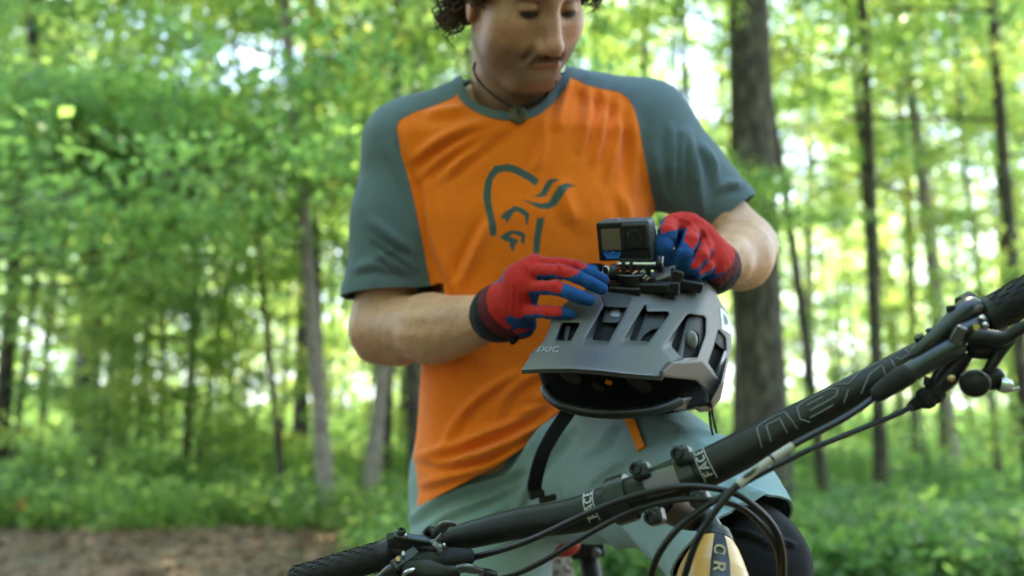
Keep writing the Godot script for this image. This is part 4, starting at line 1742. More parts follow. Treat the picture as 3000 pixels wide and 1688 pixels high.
func build_legwear(root: Node3D, hip_l: Vector3, knee_l: Vector3, hip_r: Vector3, knee_r: Vector3, ank_l: Vector3, ank_r: Vector3, foot_l: Vector3, foot_r: Vector3) -> void:
	var end_l := rig(2085, 1500, 1.075)
	var mid_l := rig(1920, 1396, 1.20)
	var sp := [
		limb([1420, 1440, 1.465, 0.105], [1560, 1410, 1.465, 0.100], 0.05),
		limb([1400, 1345, 1.455, 0.105], [1560, 1310, 1.46, 0.110], 0.05),
		cone(rig(1575, 1378, 1.455), mid_l, 0.110, 0.094, 0.03),
		cone(mid_l, end_l, 0.094, 0.083, 0.02),
		cone(end_l, rig(2172, 1650, 0.985), 0.083, 0.077, 0.03),
		cone(rig(1420, 1490, 1.43), knee_r, 0.117, 0.100, 0.035),
	]
	var sh := nets(sp, 0.0055)
	crease(sh, [
		[5, 13, [1190, 1535], [1260, 1482], [1340, 1440], [1480, 1400], [1570, 1350]], [4, 11, [1235, 1560], [1330, 1500], [1440, 1455], [1540, 1400]], [4, 11, [1310, 1580], [1400, 1530], [1480, 1490]], [4, 12, [1480, 1420], [1540, 1340], [1590, 1270], [1625, 1240]], [4.5, 12, [1510, 1500], [1560, 1400], [1620, 1310], [1665, 1260]],
		[4, 12, [1610, 1350], [1640, 1300], [1672, 1262]], [3.5, 14, [1700, 1340], [1760, 1300], [1800, 1250]], [3.5, 14, [1720, 1420], [1790, 1370], [1860, 1330]], [3, 16, [1880, 1380], [1960, 1320], [2040, 1280]], [3, 16, [1940, 1240], [2000, 1260], [2070, 1300]], [3.5, 13, [1660, 1420], [1700, 1500], [1780, 1560]], [3.5, 12, [2140, 1400], [2190, 1440], [2260, 1470]], [3, 12, [2060, 1440], [2140, 1470], [2220, 1530]], [4, 14, [1830, 1530], [1890, 1600], [1960, 1680]], [3.5, 12, [1770, 1560], [1830, 1620], [1900, 1690]],
		[0.6, 3, [1690, 1358], [1730, 1392], [1772, 1436]], [0.6, 3, [1560, 1420], [1640, 1372], [1690, 1358]], [0.6, 3, [2140, 1446], [2200, 1455], [2275, 1462]], [0.6, 3, [1905, 1225], [1900, 1290], [1885, 1360]],
	], 2.2, 12.0, 6)
	# the leg's hem
	var hem := plane_of(rig(2287, 1522, 1.05), rig(2190, 1510, 0.985), rig(1975, 1715, 1.02), rig(2250, 1900, 0.9))
	sh = cut(sh, scalar(sh, func(p, _n): return minf(hem.distance_to(p), 0.26 - p.distance_to(end_l))))[0]
	var low := to_rig(Vector3(0, 0.52, -1.4))
	var up := view.basis.transposed() * Vector3.UP
	sh = cut(sh, scalar(sh, func(p, _n): return minf(-(p - low).dot(up), -(p.x - 0.12))))[0]
	var two := cut(sh, scalar(sh, func(p, _n): return minf(hem.distance_to(p) + 0.016, 0.26 - p.distance_to(end_l))))
	var shorts := put("shorts", two[0], mats.shorts, root)
	put("hem", thicken(two[1], 0.001), mats.shorts, shorts)
	# the orange zip on the thigh, laid on the cloth
	var zip := Geo.new()
	var rows := 0
	for k in 17:
		var u := k / 16.0
		var l := Vector2(1817, 1200).lerp(Vector2(1869, 1321), u)
		var r := Vector2(1846, 1196).lerp(Vector2(1889, 1308), u)
		var row := []
		for e in [l, l.lerp(r, 0.46), l.lerp(r, 0.54), r]:
			var q := hit(sp, e.x, e.y, 0.7)
			if -q.z < 1.35 and absf(field(sp, q)) < 0.002:
				row.append(q)
		if row.size() < 4:
			continue
		for q in row:
			zip.vert(q * 0.9962, -q.normalized())
		if rows:
			for t in 3:
				zip.quad((rows - 1) * 4 + t, (rows - 1) * 4 + t + 1, rows * 4 + t + 1, rows * 4 + t)
		rows += 1
	zip.smooth()
	var z := put("zip_flap", thicken(zip, 0.0012), mats.zip_orange, shorts)
	z.set_meta("label", "bright orange zip on the thigh")
	# knee pad
	var kp := [
		cone(rig(2120, 1560, 1.07), knee_l, 0.056, 0.060, 0.02),
		cone(knee_l, knee_l.lerp(ank_l, 0.42), 0.060, 0.052, 0.02),
		ell(knee_l + Vector3(0.010, -0.012, 0.028), Vector3(0.050, 0.066, 0.040), 0.02),
	]
	var kg := nets(kp, 0.004)
	crease(kg, [[3, 7, [2075, 1570], [2150, 1560], [2210, 1572], [2260, 1605]], [2.5, 7, [2265, 1605], [2300, 1590], [2330, 1600]], [2, 8, [2270, 1540], [2290, 1600], [2300, 1680]]], 0.8, 20.0, 8)
	put("knee_pad", kg, mats.knee_black, root)
	var kr := nets([cone(knee_r + Vector3(0, 0.05, 0), knee_r.lerp(ank_r, 0.35), 0.072, 0.058, 0.02)], 0.008)
	put("knee_pad", kr, mats.knee_black, root)
	for k in 2:
		var f := foot_l if k == 0 else foot_r
		var a := to_rig(f + Vector3(0, 0.045, -0.04))
		var b := to_rig(f + Vector3(0.03, 0.036, 0.15))
		var sg := nets([cone(a, b, 0.045, 0.036, 0.03), cone(a, to_rig(f + Vector3(0, 0.10, -0.02)), 0.046, 0.044, 0.03)], 0.006)
		put("shoe", sg, mats.shoe, root)


func build_gloves(root: Node3D) -> void:
	# the hand on the left of the picture: its back to the lens, fingertips on the clamp
	var r := 0.0092
	var w := h4(300, 950, 1.185)
	var fi := [
		[h4(820, 255, 1.135, 0.0090), h4(1180, 265, 1.108, 0.0084), h4(1400, 300, 1.095, 0.0083), h4(1620, 405, 1.085, 0.0076), h4(1780, 485, 1.085, 0.0071)],
		[h4(790, 360, 1.122, 0.0093), h4(1180, 368, 1.088, 0.0088), h4(1400, 440, 1.075, 0.0083), h4(1600, 535, 1.07, 0.0079), h4(1755, 615, 1.07, 0.0076)],
		[h4(740, 590, 1.118, 0.0093), h4(1120, 600, 1.082, 0.0088), h4(1320, 680, 1.068, 0.0084), h4(1460, 735, 1.065, 0.0081), h4(1570, 772, 1.065, 0.0077)],
		[h4(660, 935, 1.128, 0.0089), h4(980, 940, 1.09, 0.0081), h4(1160, 950, 1.078, 0.0076), h4(1310, 968, 1.072, 0.0067)],
		[h4(560, 420, 1.19, 0.0160), h4(1050, 350, 1.165, 0.0115), h4(1400, 330, 1.14, 0.0088), h4(1640, 360, 1.12, 0.0077)],
	]
	var palm := [
		limb([w[0], w[1], w[2], 0.030], h4(640, 480, 1.145, 0.019), 0.02), limb([w[0], w[1], w[2], 0.030], h4(600, 640, 1.14, 0.020), 0.02), limb([w[0], w[1], w[2], 0.030], h4(560, 850, 1.145, 0.019), 0.02),
		limb(h4(640, 480, 1.145, 0.019), h4(800, 250, 1.138, 0.0125), 0.015), limb(h4(640, 480, 1.142, 0.018), h4(770, 370, 1.127, 0.0125), 0.015), limb(h4(600, 640, 1.14, 0.018), h4(720, 600, 1.122, 0.0125), 0.015), limb(h4(560, 850, 1.145, 0.018), h4(640, 930, 1.132, 0.0125), 0.015),
		limb([w[0], w[1], w[2] + 0.015, 0.026], h4(640, 1130, 1.165, 0.017), 0.02),
		limb([1452, 925, 1.20, 0.0335], [1474, 915, 1.178, 0.0335], 0.012),
	]
	var ax := (at4(h4(700, 620, 1.125)) - at4(w)).normalized()
	var c0 := rig(1488, 912, 1.17)
	var edge := PackedVector2Array()
	for q in [[1590, 250], [1420, 395], [1260, 475], [1200, 560], [1165, 720], [1180, 870], [1196, 1080], [3000, 1080], [3000, 250]]:
		edge.append(Vector2(1400 + q[0] / 4.831, 720 + q[1] / 4.831))
	var tips := func(p: Vector3) -> float: return poly_dist(edge, seen(p)) * 0.0004
	glove(root, hand(fi, palm), Vector3(-0.12, 0.30, 0.94), tips,
		func(p: Vector3, _n: Vector3) -> float: return (p - c0).dot(ax) + 0.008, func(p: Vector3, _n: Vector3) -> float: return (p - c0).dot(ax) - 0.009,
		[[0.7, 5, [1490, 790], [1500, 850], [1498, 920]], [0.6, 4, [1512, 780], [1520, 850], [1515, 930]], [0.8, 4, [1633, 772], [1640, 784], [1642, 798]], [0.8, 4, [1628, 834], [1632, 848], [1630, 864]], [0.8, 4, [1690, 776], [1700, 790], [1702, 808]], [0.7, 4, [1560, 895], [1566, 915], [1564, 935]], [0.7, 5, [1540, 775], [1552, 800], [1545, 830]]])
	put("strap_tab", run([h4(520, 1230, 1.165, 0.009), h4(500, 1330, 1.16, 0.007), h4(478, 1400, 1.158, 0.002)], 8, 3), mats.glove_black, root)
	# the hand behind the camera: knuckles up, fingers curled down over the clamp
	fi = [
		[c5(1275, 285, 1.165, 0.0122), c5(1225, 410, 1.126, 0.0122), c5(1185, 600, 1.120, 0.0114), c5(1150, 800, 1.126, 0.0100)],
		[c5(1600, 345, 1.17, 0.0106), c5(1555, 520, 1.122, 0.0101), c5(1470, 700, 1.112, 0.0095), c5(1370, 870, 1.122, 0.0088)],
		[c5(1800, 530, 1.172, 0.0103), c5(1710, 740, 1.125, 0.0097), c5(1580, 880, 1.12, 0.0090), c5(1460, 960, 1.13, 0.0083)],
		[c5(1900, 720, 1.178, 0.0095), c5(1790, 900, 1.14, 0.0083), c5(1640, 985, 1.132, 0.0079), c5(1520, 1020, 1.14, 0.0072)],
		[c5(1500, 700, 1.205, 0.0144), c5(1300, 800, 1.18, 0.0108), c5(1120, 880, 1.16, 0.0090)],
	]
	var wl := [2078.0, 778.0, 1.19]
	palm = [
		limb([2072, 775, 1.20, 0.029], c5(1450, 330, 1.18, 0.018), 0.02), limb([2072, 775, 1.20, 0.029], c5(1640, 430, 1.185, 0.018), 0.02), limb([2072, 775, 1.20, 0.029], c5(1800, 620, 1.185, 0.018), 0.02),
		limb(c5(1450, 330, 1.18, 0.018), c5(1310, 275, 1.168, 0.0135), 0.015), limb(c5(1640, 430, 1.182, 0.018), c5(1590, 345, 1.172, 0.0135), 0.015),
		limb([2098, 782, 1.205, 0.034], [2074, 776, 1.18, 0.032], 0.012), limb([2072, 790, 1.20, 0.028], c5(1560, 800, 1.20, 0.02), 0.02),
	]
	ax = (at4(c5(1700, 480, 1.17)) - rig(wl[0], wl[1], 1.195)).normalized()
	c0 = rig(2092, 770, 1.19)
	edge = PackedVector2Array()
	for q in [[1100, 480], [1200, 385], [1290, 365], [1420, 360], [1450, 480], [1480, 520], [1600, 640], [1640, 700], [1540, 910], [1700, 950], [1500, 1300], [900, 1300]]:
		edge.append(Vector2(1700 + q[0] / 4.829, 600 + q[1] / 4.829))
	var tips2 := func(p: Vector3) -> float: return poly_dist(edge, seen(p)) * 0.0004
	glove(root, hand(fi, palm), Vector3(0.22, 0.62, 0.74), tips2,
		func(p: Vector3, _n: Vector3) -> float: return (p - c0).dot(ax) + 0.012, func(p: Vector3, _n: Vector3) -> float: return (p - c0).dot(ax) - 0.006,
		[[0.7, 5, [2040, 655], [2070, 690], [2090, 740]], [0.7, 4, [1960, 690], [1985, 705], [2000, 720]], [0.7, 4, [1990, 640], [2020, 650], [2045, 680]]])


# ---------------------------------------------------------------- the helmet


func z6(x: float, y: float) -> Vector2:
	return Vector2(1480.0 + x / 3.623, 850.0 + y / 3.623)


func zpoly(list: Array, r := 0.0) -> PackedVector2Array:
	var p := []
	for k in range(0, list.size(), 2):
		p.append(z6(list[k], list[k + 1]))
	return round_poly(p, r) if r > 0.0 else PackedVector2Array(p)


func shell_a(p: Vector2) -> float:
	var x := (p.x - 1850.0) / 300.0
	var y := (p.y - 1000.0) / 300.0
	return 1.0169 + 0.0223 * x - 0.1912 * y + 0.0609 * x * x + 0.039 * x * y - 0.0071 * y * y


func shell_b(p: Vector2) -> float:
	var x := (p.x - 1850.0) / 300.0
	var y := (p.y - 1000.0) / 300.0
	return 0.8719 + 0.3157 * x - 0.0833 * y


func shell_depth(p: Vector2) -> float:
	var a := shell_a(p)
	var b := shell_b(p)
	var k := 0.012
	var h := maxf(k - absf(a - b), 0.0) / k
	return maxf(a, b) + h * h * k * 0.25


func wing_depth(p: Vector2) -> float:
	var x := (p.x - 1850.0) / 300.0
	var y := (p.y - 1000.0) / 300.0
	return 0.8862 + 0.2065 * x + 0.0541 * y


# a sheet cut to an outline (inside: sd < 0), laid on a depth, with a rim that goes back by wall(place)
func plate(rect: Rect2, step: float, sd: Callable, depth: Callable, wall: Callable, bevel := 9.0, drop := 0.0022) -> Geo:
	var nx := int(rect.size.x / step) + 1
	var ny := int(rect.size.y / step) + 1
	var g := Geo.new()
	var s := PackedFloat32Array()
	for j in ny + 1:
		for i in nx + 1:
			var p := rect.position + Vector2(i, j) * step
			g.v.append(Vector3(p.x, p.y, 0))
			g.n.append(Vector3.BACK)
			var d: float = sd.call(p)
			s.append(d if absf(d) > 1e-4 else 1e-4)
	for j in ny:
		for i in nx:
			var a := j * (nx + 1) + i
			if s[a] > step * 2.0:
				continue
			g.tri(a, a + 1, a + nx + 2)
			g.tri(a, a + nx + 2, a + nx + 1)
	g = cut(g, s)[0]
	var flat := g.v.duplicate()
	for k in g.v.size():
		var p := Vector2(flat[k].x, flat[k].y)
		var e: float = sd.call(p)
		var d: float = depth.call(p)
		if bevel > 0.0:
			d += drop * pow(clampf(1.0 + e / bevel, 0.0, 1.0), 2.0)
		g.v[k] = rig(p.x, p.y, d)
	g.smooth()
	for k in g.n.size():
		if g.n[k].dot(g.v[k]) > 0.0:
			g.n[k] = -g.n[k]
	var count := {}
	for k in range(0, g.i.size(), 3):
		for e in 3:
			var a := g.i[k + e]
			var b := g.i[k + (e + 1) % 3]
			var key := mini(a, b) * 4000000 + maxi(a, b)
			count[key] = count.get(key, 0) + 1
	for key in count:
		if count[key] != 1:
			continue
		var a: int = key / 4000000
		var b: int = key % 4000000
		var pa := Vector2(flat[a].x, flat[a].y)
		var pb := Vector2(flat[b].x, flat[b].y)
		var wa: Vector3 = wall.call(pa)
		var wb: Vector3 = wall.call(pb)
		var i0 := g.v.size()
		g.v.append_array([g.v[a], g.v[b], g.v[b] + wb, g.v[a] + wa])
		var n := (g.v[b] - g.v[a]).cross(wa + wb).normalized()
		# out of the sheet: away from where sd is negative
		var mid := (pa + pb) * 0.5
		var dx: float = sd.call(mid + Vector2(1.5, 0)) - sd.call(mid - Vector2(1.5, 0))
		var dy: float = sd.call(mid + Vector2(0, 1.5)) - sd.call(mid - Vector2(0, 1.5))
		if n.dot(Vector3(dx, -dy, 0)) < 0.0:
			n = -n
		for q in 4:
			g.n.append(n)
		g.quad(i0, i0 + 1, i0 + 2, i0 + 3)
	return g


func bounds(poly: PackedVector2Array, grow := 4.0) -> Rect2:
	var r := Rect2(poly[0], Vector2.ZERO)
	for p in poly:
		r = r.expand(p)
	return r.grow(grow)


# a flat mark printed on a surface whose depth is given
func print_mark(polys: Array, holes: Array, depth: Callable, lift := 0.0008, step := 2.0) -> Geo:
	var rect := bounds(polys[0])
	for q in polys:
		rect = rect.merge(bounds(q))
	var sd := func(p: Vector2) -> float:
		var d := 1e9
		for q in polys:
			d = minf(d, poly_dist(q, p))
		for q in holes:
			d = maxf(d, -poly_dist(q, p))
		return d
	return plate(rect, step, sd, func(p): return depth.call(p) - lift, func(_p): return Vector3(0, 0, -lift * 0.7), 0.0)


func helmet_materials() -> void:
	var sh := vmat("shell", Color(1, 1, 1), 0.56, 0.36, 0.5)
	sh.vertex_color_use_as_albedo = true
	sh.roughness_texture = noise_tex(12, 0.05, false, 0, 256, grad([[0.0, 0.55, 0.55, 0.55], [1.0, 1, 1, 1]]))
	sh.uv1_triplanar = true
	sh.uv1_scale = Vector3.ONE * 25.0
	vmat("liner", Color(0.004, 0.004, 0.005), 0.8, 0.0, 0.3)
	vmat("liner_grey", Color(0.022, 0.022, 0.023), 0.65, 0.0, 0.4)
	vmat("rim_black", Color(0.005, 0.0055, 0.005), 0.4, 0.0, 0.4)
	vmat("helmet_white", Color(0.75, 0.77, 0.75), 0.5)
	vmat("emboss", Color(0.17, 0.17, 0.175), 0.4, 0.3)
	cloth("webbing", Color(0.005, 0.005, 0.0055), 0.85, 0.8, 90.0)
	vmat("black_plastic", Color(0.005, 0.005, 0.0055), 0.42, 0.0, 0.4)
	vmat("buckle_grey", Color(0.10, 0.10, 0.105), 0.35)
	vmat("camera_body", Color(0.045, 0.047, 0.048), 0.5)
	vmat("camera_glass", Color(0.004, 0.004, 0.005), 0.10)
	vmat("camera_screen", Color(0.10, 0.075, 0.045), 0.25)
	vmat("camera_dark", Color(0.004, 0.004, 0.0045), 0.4, 0.0, 0.4)
	vmat("camera_blue", Color(0.02, 0.16, 0.62), 0.4)
	vmat("steel", Color(0.42, 0.42, 0.43), 0.25, 0.95)


func paint(g: Geo) -> Geo:
	var nz := FastNoiseLite.new()
	nz.seed = 11
	nz.frequency = 1.0
	for k in g.v.size():
		var p := seen(g.v[k])
		var base := Color(0.076, 0.074, 0.069)
		# violet down the middle rib, a violet stain over the peak, and scuffs
		var a := exp(-pow((p.x - 1770.0 + (p.y - 950.0) * 0.55) / 34.0, 2)) * smoothstep(1010.0, 920.0, p.y)
		a = maxf(a, exp(-pow((p.x - 1735.0) / 70.0, 2) - pow((p.y - 1045.0) / 38.0, 2)) * 0.8)
		a *= 0.75 + 0.5 * nz.get_noise_2d(p.x * 0.05, p.y * 0.05)
		var c := base.lerp(Color(0.038, 0.030, 0.066), clampf(a, 0.0, 1.0) * 0.85)
		var spot := smoothstep(0.42, 0.55, nz.get_noise_2d(p.x * 0.11 + 40.0, p.y * 0.11)) * exp(-pow((p.x - 1720.0) / 60.0, 2) - pow((p.y - 1050.0) / 22.0, 2))
		c = c.lerp(Color(0.035, 0.03, 0.05), spot * 0.8)
		var v := 1.0 + 0.07 * nz.get_noise_2d(p.x * 0.6, p.y * 0.6)
		g.c.append(Color(c.r * v, c.g * v, c.b * v))
	return g


func build_helmet() -> void:
	var base := view * rig(1850, 1190, 1.10)
	var root := thing("helmet", base, "grey bike helmet with wide vents and a peak, resting on the rider's thigh", "helmet")
	var main := [170, 850, 390, 838, 700, 834, 1000, 855, 1250, 884, 1500, 906, 1670, 917, 1720, 850, 1790, 800, 2080, 800, 2200, 900, 2270, 975, 2325, 985, 2370, 780, 2402, 600, 2395, 400, 2362, 240, 2285, 120, 2205, -45, 2140, -160, 2060, -180, 1800, -215, 1340, -180, 960, -60, 660, 140, 500, 290, 505, 400, 420, 560, 330, 655, 240, 740]
	var outline := zpoly(main)
	var vents := [
		zpoly([600, 345, 800, 345, 690, 560, 525, 552], 0.12),
		zpoly([1056, 150, 1130, 175, 1300, 185, 1082, 582, 822, 565], 0.10),
		zpoly([1492, 138, 1502, 226, 1735, 226, 1742, 262, 1503, 582, 1226, 570], 0.10),
		zpoly([1934, 248, 2108, 270, 2136, 300, 2130, 480, 2032, 748, 1790, 756, 1672, 618], 0.12),
		zpoly([2262, 408, 2345, 500, 2352, 640, 2262, 915, 2150, 775, 2215, 590], 0.12),
		zpoly([1568, 40, 1880, -10, 2060, -150, 1300, -160, 1000, -40, 1060, 20, 1230, 40], 0.05),
	]
	# the last opening is the seat of the clamp on the crown; it is closed by the clamp's base
	vents.resize(5)
	var sd := func(p: Vector2) -> float:
		var d := poly_dist(outline, p)
		if d > 12.0:
			return d
		for q: PackedVector2Array in vents:
			d = maxf(d, -poly_dist(q, p))
		return d
	var lip := zpoly([100, 700, 1700, 790, 1700, 1000, 100, 1000])
	var wall := func(p: Vector2) -> Vector3:
		var best := 1e9
		var which := -1
		for k in vents.size():
			var d := absf(poly_dist(vents[k], p))
			if d < best:
				best = d
				which = k
		if absf(poly_dist(outline, p)) < best:
			if poly_dist(lip, p) < 0.0:
				return Vector3(0.0, -0.0052, -0.006)
			return Vector3(-0.002, 0.0, -0.014)
		var y := (p.y - 850.0) * 3.623
		if which == 0:
			return Vector3(0.004, 0.001, -0.02)
		if which == 4:
			return Vector3(-0.002, 0.001, -0.016)
		if which == 3:
			return Vector3(lerpf(0.004, 0.013, smoothstep(250, 640, y)), 0.002, -0.022)
		return Vector3(lerpf(0.0015, 0.0120, smoothstep(140, 560, y)), 0.0024, -0.022)
	var shell := plate(bounds(outline), 3.5, sd, func(p): return shell_depth(p), wall)
	put("shell", paint(shell), mats.shell, root)
	# the wing that runs from the peak round to the back of the helmet
	var wing := zpoly([1664, 916, 1672, 862, 1782, 760, 2102, 748, 2272, 945, 2328, 985, 2292, 1150, 2205, 1262, 2182, 1185, 2162, 1100, 2030, 960, 1950, 948, 1800, 936])
	var wg := plate(bounds(wing), 3.5, func(p): return poly_dist(wing, p), func(p): return wing_depth(p) - 0.004, func(_p): return Vector3(-0.004, -0.002, -0.020), 7.0, 0.002)
	put("side_wing", paint(wg), mats.shell, root)
	# inside the vents: foam, a label, a pad
	var inner := zpoly([420, 560, 520, 380, 660, 250, 960, 40, 1400, -60, 2050, -60, 2200, 60, 2340, 320, 2370, 600, 2330, 900, 2200, 900, 2050, 790, 1700, 800, 1000, 640, 520, 600])
	var foam := plate(bounds(inner), 7.0, func(p): return poly_dist(inner, p), func(p): return shell_depth(p) + 0.026 + 0.004 * sin(p.x * 0.07), func(_p): return Vector3(0, 0, -0.02), 0.0)
	put("foam_liner", foam, mats.liner, root)
	var blocks := [
		[[1062, 190, 1292, 192, 1205, 346, 1032, 346], 0.012, "liner_grey", "vent_flap"],
		[[1500, 240, 1724, 234, 1690, 400, 1560, 420, 1470, 480, 1420, 560, 1380, 560], 0.017, "liner_grey", "vent_flap"],
		[[640, 360, 700, 360, 655, 555, 625, 550], 0.013, "liner_grey", "rib"],
		[[1942, 258, 2104, 276, 2128, 310, 2126, 470, 2050, 700, 2060, 470, 1990, 420, 1925, 440, 1880, 740, 1800, 748, 1850, 620], 0.014, "liner_grey", "vent_flap"],
		[[2266, 430, 2336, 510, 2340, 650, 2230, 560], 0.010, "liner_grey", "vent_flap"],
	]
	for b in blocks:
		var poly := zpoly(b[0], 0.1)
		var off: float = b[1]
		put(b[3], plate(bounds(poly), 3.5, func(p): return poly_dist(poly, p), func(p): return shell_depth(p) + off, func(_p): return Vector3(0.001, 0, -0.012), 8.0, 0.002), mats[b[2]], root)
	var tagp := zpoly([1130, 200, 1212, 200, 1220, 270, 1196, 285, 1130, 282, 1112, 262], 0.2)
	put("tag", plate(bounds(tagp), 2.5, func(p): return poly_dist(tagp, p), func(p): return shell_depth(p) + 0.0095, func(_p): return Vector3(0, 0, -0.003), 4.0, 0.001), mats.buckle_grey, root)
	var pad := z6(1972, 530)
	put("pad", ball(Transform3D(Basis.IDENTITY, rig(pad.x, pad.y, shell_depth(pad) + 0.018)), Vector3(0.008, 0.012, 0.006)), mats.buckle_grey, root)
	var cover := zpoly([1010, 70, 1090, 40, 1330, 60, 1350, 88, 1300, 186, 1060, 176], 0.1)
	put("crown_cover", plate(bounds(cover), 3.0, func(p): return poly_dist(cover, p), func(p): return shell_depth(p) - 0.0016, func(_p): return Vector3(0, 0, -0.004), 5.0, 0.001), mats.liner_grey, root)
	# the bowl below the peak and its rim
	var bowl := zpoly([330, 815, 392, 1000, 440, 1085, 520, 1185, 640, 1272, 900, 1332, 1200, 1354, 1500, 1344, 1850, 1296, 2165, 1200, 2165, 1080, 2040, 930, 1950, 915, 1670, 880, 1000, 820])
	var bd := func(p: Vector2) -> float:
		var x := (p.x - 1830.0) / 230.0
		var y := (p.y - 1140.0) / 80.0
		return 1.005 + 0.035 * x * x + 0.055 * exp(-x * x * 1.6 - y * y * 1.4)
	put("inner_bowl", plate(bounds(bowl), 5.0, func(p): return poly_dist(bowl, p), bd, func(_p): return Vector3(0, 0, -0.02), 10.0, 0.006), mats.liner, root)
	var rim := []
	for q in [[425, 1035, 1.035], [445, 1090, 1.028], [520, 1172, 1.015], [640, 1240, 1.003], [900, 1296, 0.993], [1200, 1312, 0.990], [1500, 1288, 0.995], [1700, 1240, 1.002], [1850, 1180, 1.012]]:
		var c := z6(q[0], q[1])
		rim.append([c.x, c.y, q[2], 0.0062])
	put("rim", run(rim, 10, 5), mats.rim_black, root)
	for q in [[690, 905, 0.010], [1420, 990, 0.012], [980, 1030, 0.006]]:
		var c := z6(q[0], q[1])
		put("pad", ball(frame(rig(c.x, c.y, bd.call(c) - 0.002), 20, 0, 35), Vector3(q[2] * 1.6, q[2] * 0.8, 0.005), 8), mats.liner_grey, root)
	var ob := z6(1098, 980)
	put("size_tab", rbox(frame(rig(ob.x, ob.y, bd.call(ob) - 0.004), 10, 0, 20), Vector3(0.004, 0.0028, 0.002), 0.001), mats.zip_orange, root)
	var jaw := zpoly([1872, 1150, 2150, 1108, 2185, 1190, 2205, 1262, 2165, 1290, 2062, 1298, 2035, 1262, 1860, 1290, 1780, 1290], 0.08)
	put("lower_edge", plate(bounds(jaw), 4.0, func(p): return poly_dist(jaw, p), func(p): return wing_depth(p) + 0.006, func(_p): return Vector3(-0.004, 0.002, -0.03), 7.0, 0.003), mats.rim_black, root)
	# the back of the helmet closes behind the visible shell
	var hull := PackedVector2Array([Vector2(1560, 1060), Vector2(1600, 985), Vector2(1660, 900), Vector2(1745, 836), Vector2(1850, 796), Vector2(1980, 795), Vector2(2066, 812), Vector2(2106, 890), Vector2(2132, 960), Vector2(2138, 1030), Vector2(2118, 1120), Vector2(2080, 1190), Vector2(1990, 1208), Vector2(1850, 1220), Vector2(1728, 1214), Vector2(1657, 1196), Vector2(1608, 1140), Vector2(1590, 1095)])
	var hg := Geo.new()
	var mid := Vector2(1860, 1020)
	var nh := hull.size()
	for k in 9:
		var a := k / 8.0 * PI * 0.5
		for j in nh:
			var p := mid + (hull[j] - mid) * (0.985 * cos(a) + 0.001)
			var front := shell_depth(hull[j]) if hull[j].y < 1090 else 1.05
			hg.v.append(rig(p.x, p.y, lerpf(front + 0.012, 1.285, sin(a)) ))
	for k in 8:
		for j in nh:
			hg.quad(k * nh + j, k * nh + (j + 1) % nh, (k + 1) * nh + (j + 1) % nh, (k + 1) * nh + j)
	hg.smooth()
	for k in hg.n.size():
		if hg.n[k].dot(hg.v[k] - rig(1860, 1020, 1.12)) < 0.0:
			hg.n[k] = -hg.n[k]
	for k in hg.v.size():
		hg.c.append(Color(0.080, 0.080, 0.080))
	put("rear_shell", hg, mats.shell, root)
	# marks: white lettering on the side, raised lettering on the peak
	var letter := zpoly([2288, 188, 2330, 225, 2368, 275, 2388, 340, 2398, 470, 2378, 458, 2330, 428, 2303, 415, 2300, 340, 2290, 260])
	var eye := zpoly([2312, 240, 2343, 275, 2368, 335, 2366, 362, 2340, 378, 2326, 370, 2318, 330])
	put("lettering", print_mark([letter], [eye], func(p): return shell_depth(p), 0.0014, 1.5), mats.helmet_white, root)
	var stripe := zpoly([2330, 645, 2352, 650, 2270, 925, 2245, 900], 0.1)
	put("side_strap", print_mark([stripe], [], func(p): return shell_depth(p), 0.0030), mats.buckle_grey, root)
	var emb := Geo.new()
	for st in [[[333, 668], [352, 640], [372, 612], [400, 606], [412, 618], [400, 642], [378, 655], [358, 650]], [[432, 655], [426, 636], [446, 612], [474, 606], [484, 618], [474, 642], [452, 656], [432, 655]], [[570, 622], [560, 606], [532, 608], [508, 630], [512, 654], [536, 660], [556, 648]]]:
		var line := []
		for q in st:
			var c := z6(q[0], q[1])
			line.append(p4(c.x, c.y, shell_depth(c) - 0.0004, 0.0011))
		emb.add(tube(line, 6, true, 3))
	put("raised_lettering", emb, mats.emboss, root)
	# chin strap: hangs from the left of the bowl over the shorts; thin straps at the right
	var strap := []
	for q in [[1668, 1195, 1.045], [1655, 1222, 1.05], [1622, 1270, 1.10], [1590, 1330, 1.165], [1572, 1390, 1.195], [1566, 1432, 1.205], [1576, 1458, 1.205]]:
		strap.append(p4(q[0], q[1], q[2], 0.0022))
	put("chin_strap", tube(strap, 10, true, 5, 4.6, Vector3(0.8, -0.35, -0.35)), mats.webbing, root)
	var bk := Geo.new()
	bk.add(rbox(frame(rig(1572, 1448, 1.198), 10, 0, -8), Vector3(0.011, 0.005, 0.004), 0.002))
	bk.add(rbox(frame(rig(1604, 1462, 1.193), 10, 0, -14), Vector3(0.012, 0.0045, 0.004), 0.002))
	put("strap_buckle", bk, mats.black_plastic, root)
	for q in [[2078, 2084, 1.10], [2086, 2096, 1.115]]:
		put("rear_strap", run([[q[0], 1180, q[2], 0.0016], [q[0] + 1, 1215, q[2], 0.0016], [q[1] - 2, 1245, q[2] - 0.01, 0.0016], [q[1] + 6, 1280, q[2] - 0.02, 0.0014]], 6, 4), mats.webbing, root)


# ---------------------------------------------------------------- the action camera and its clamp


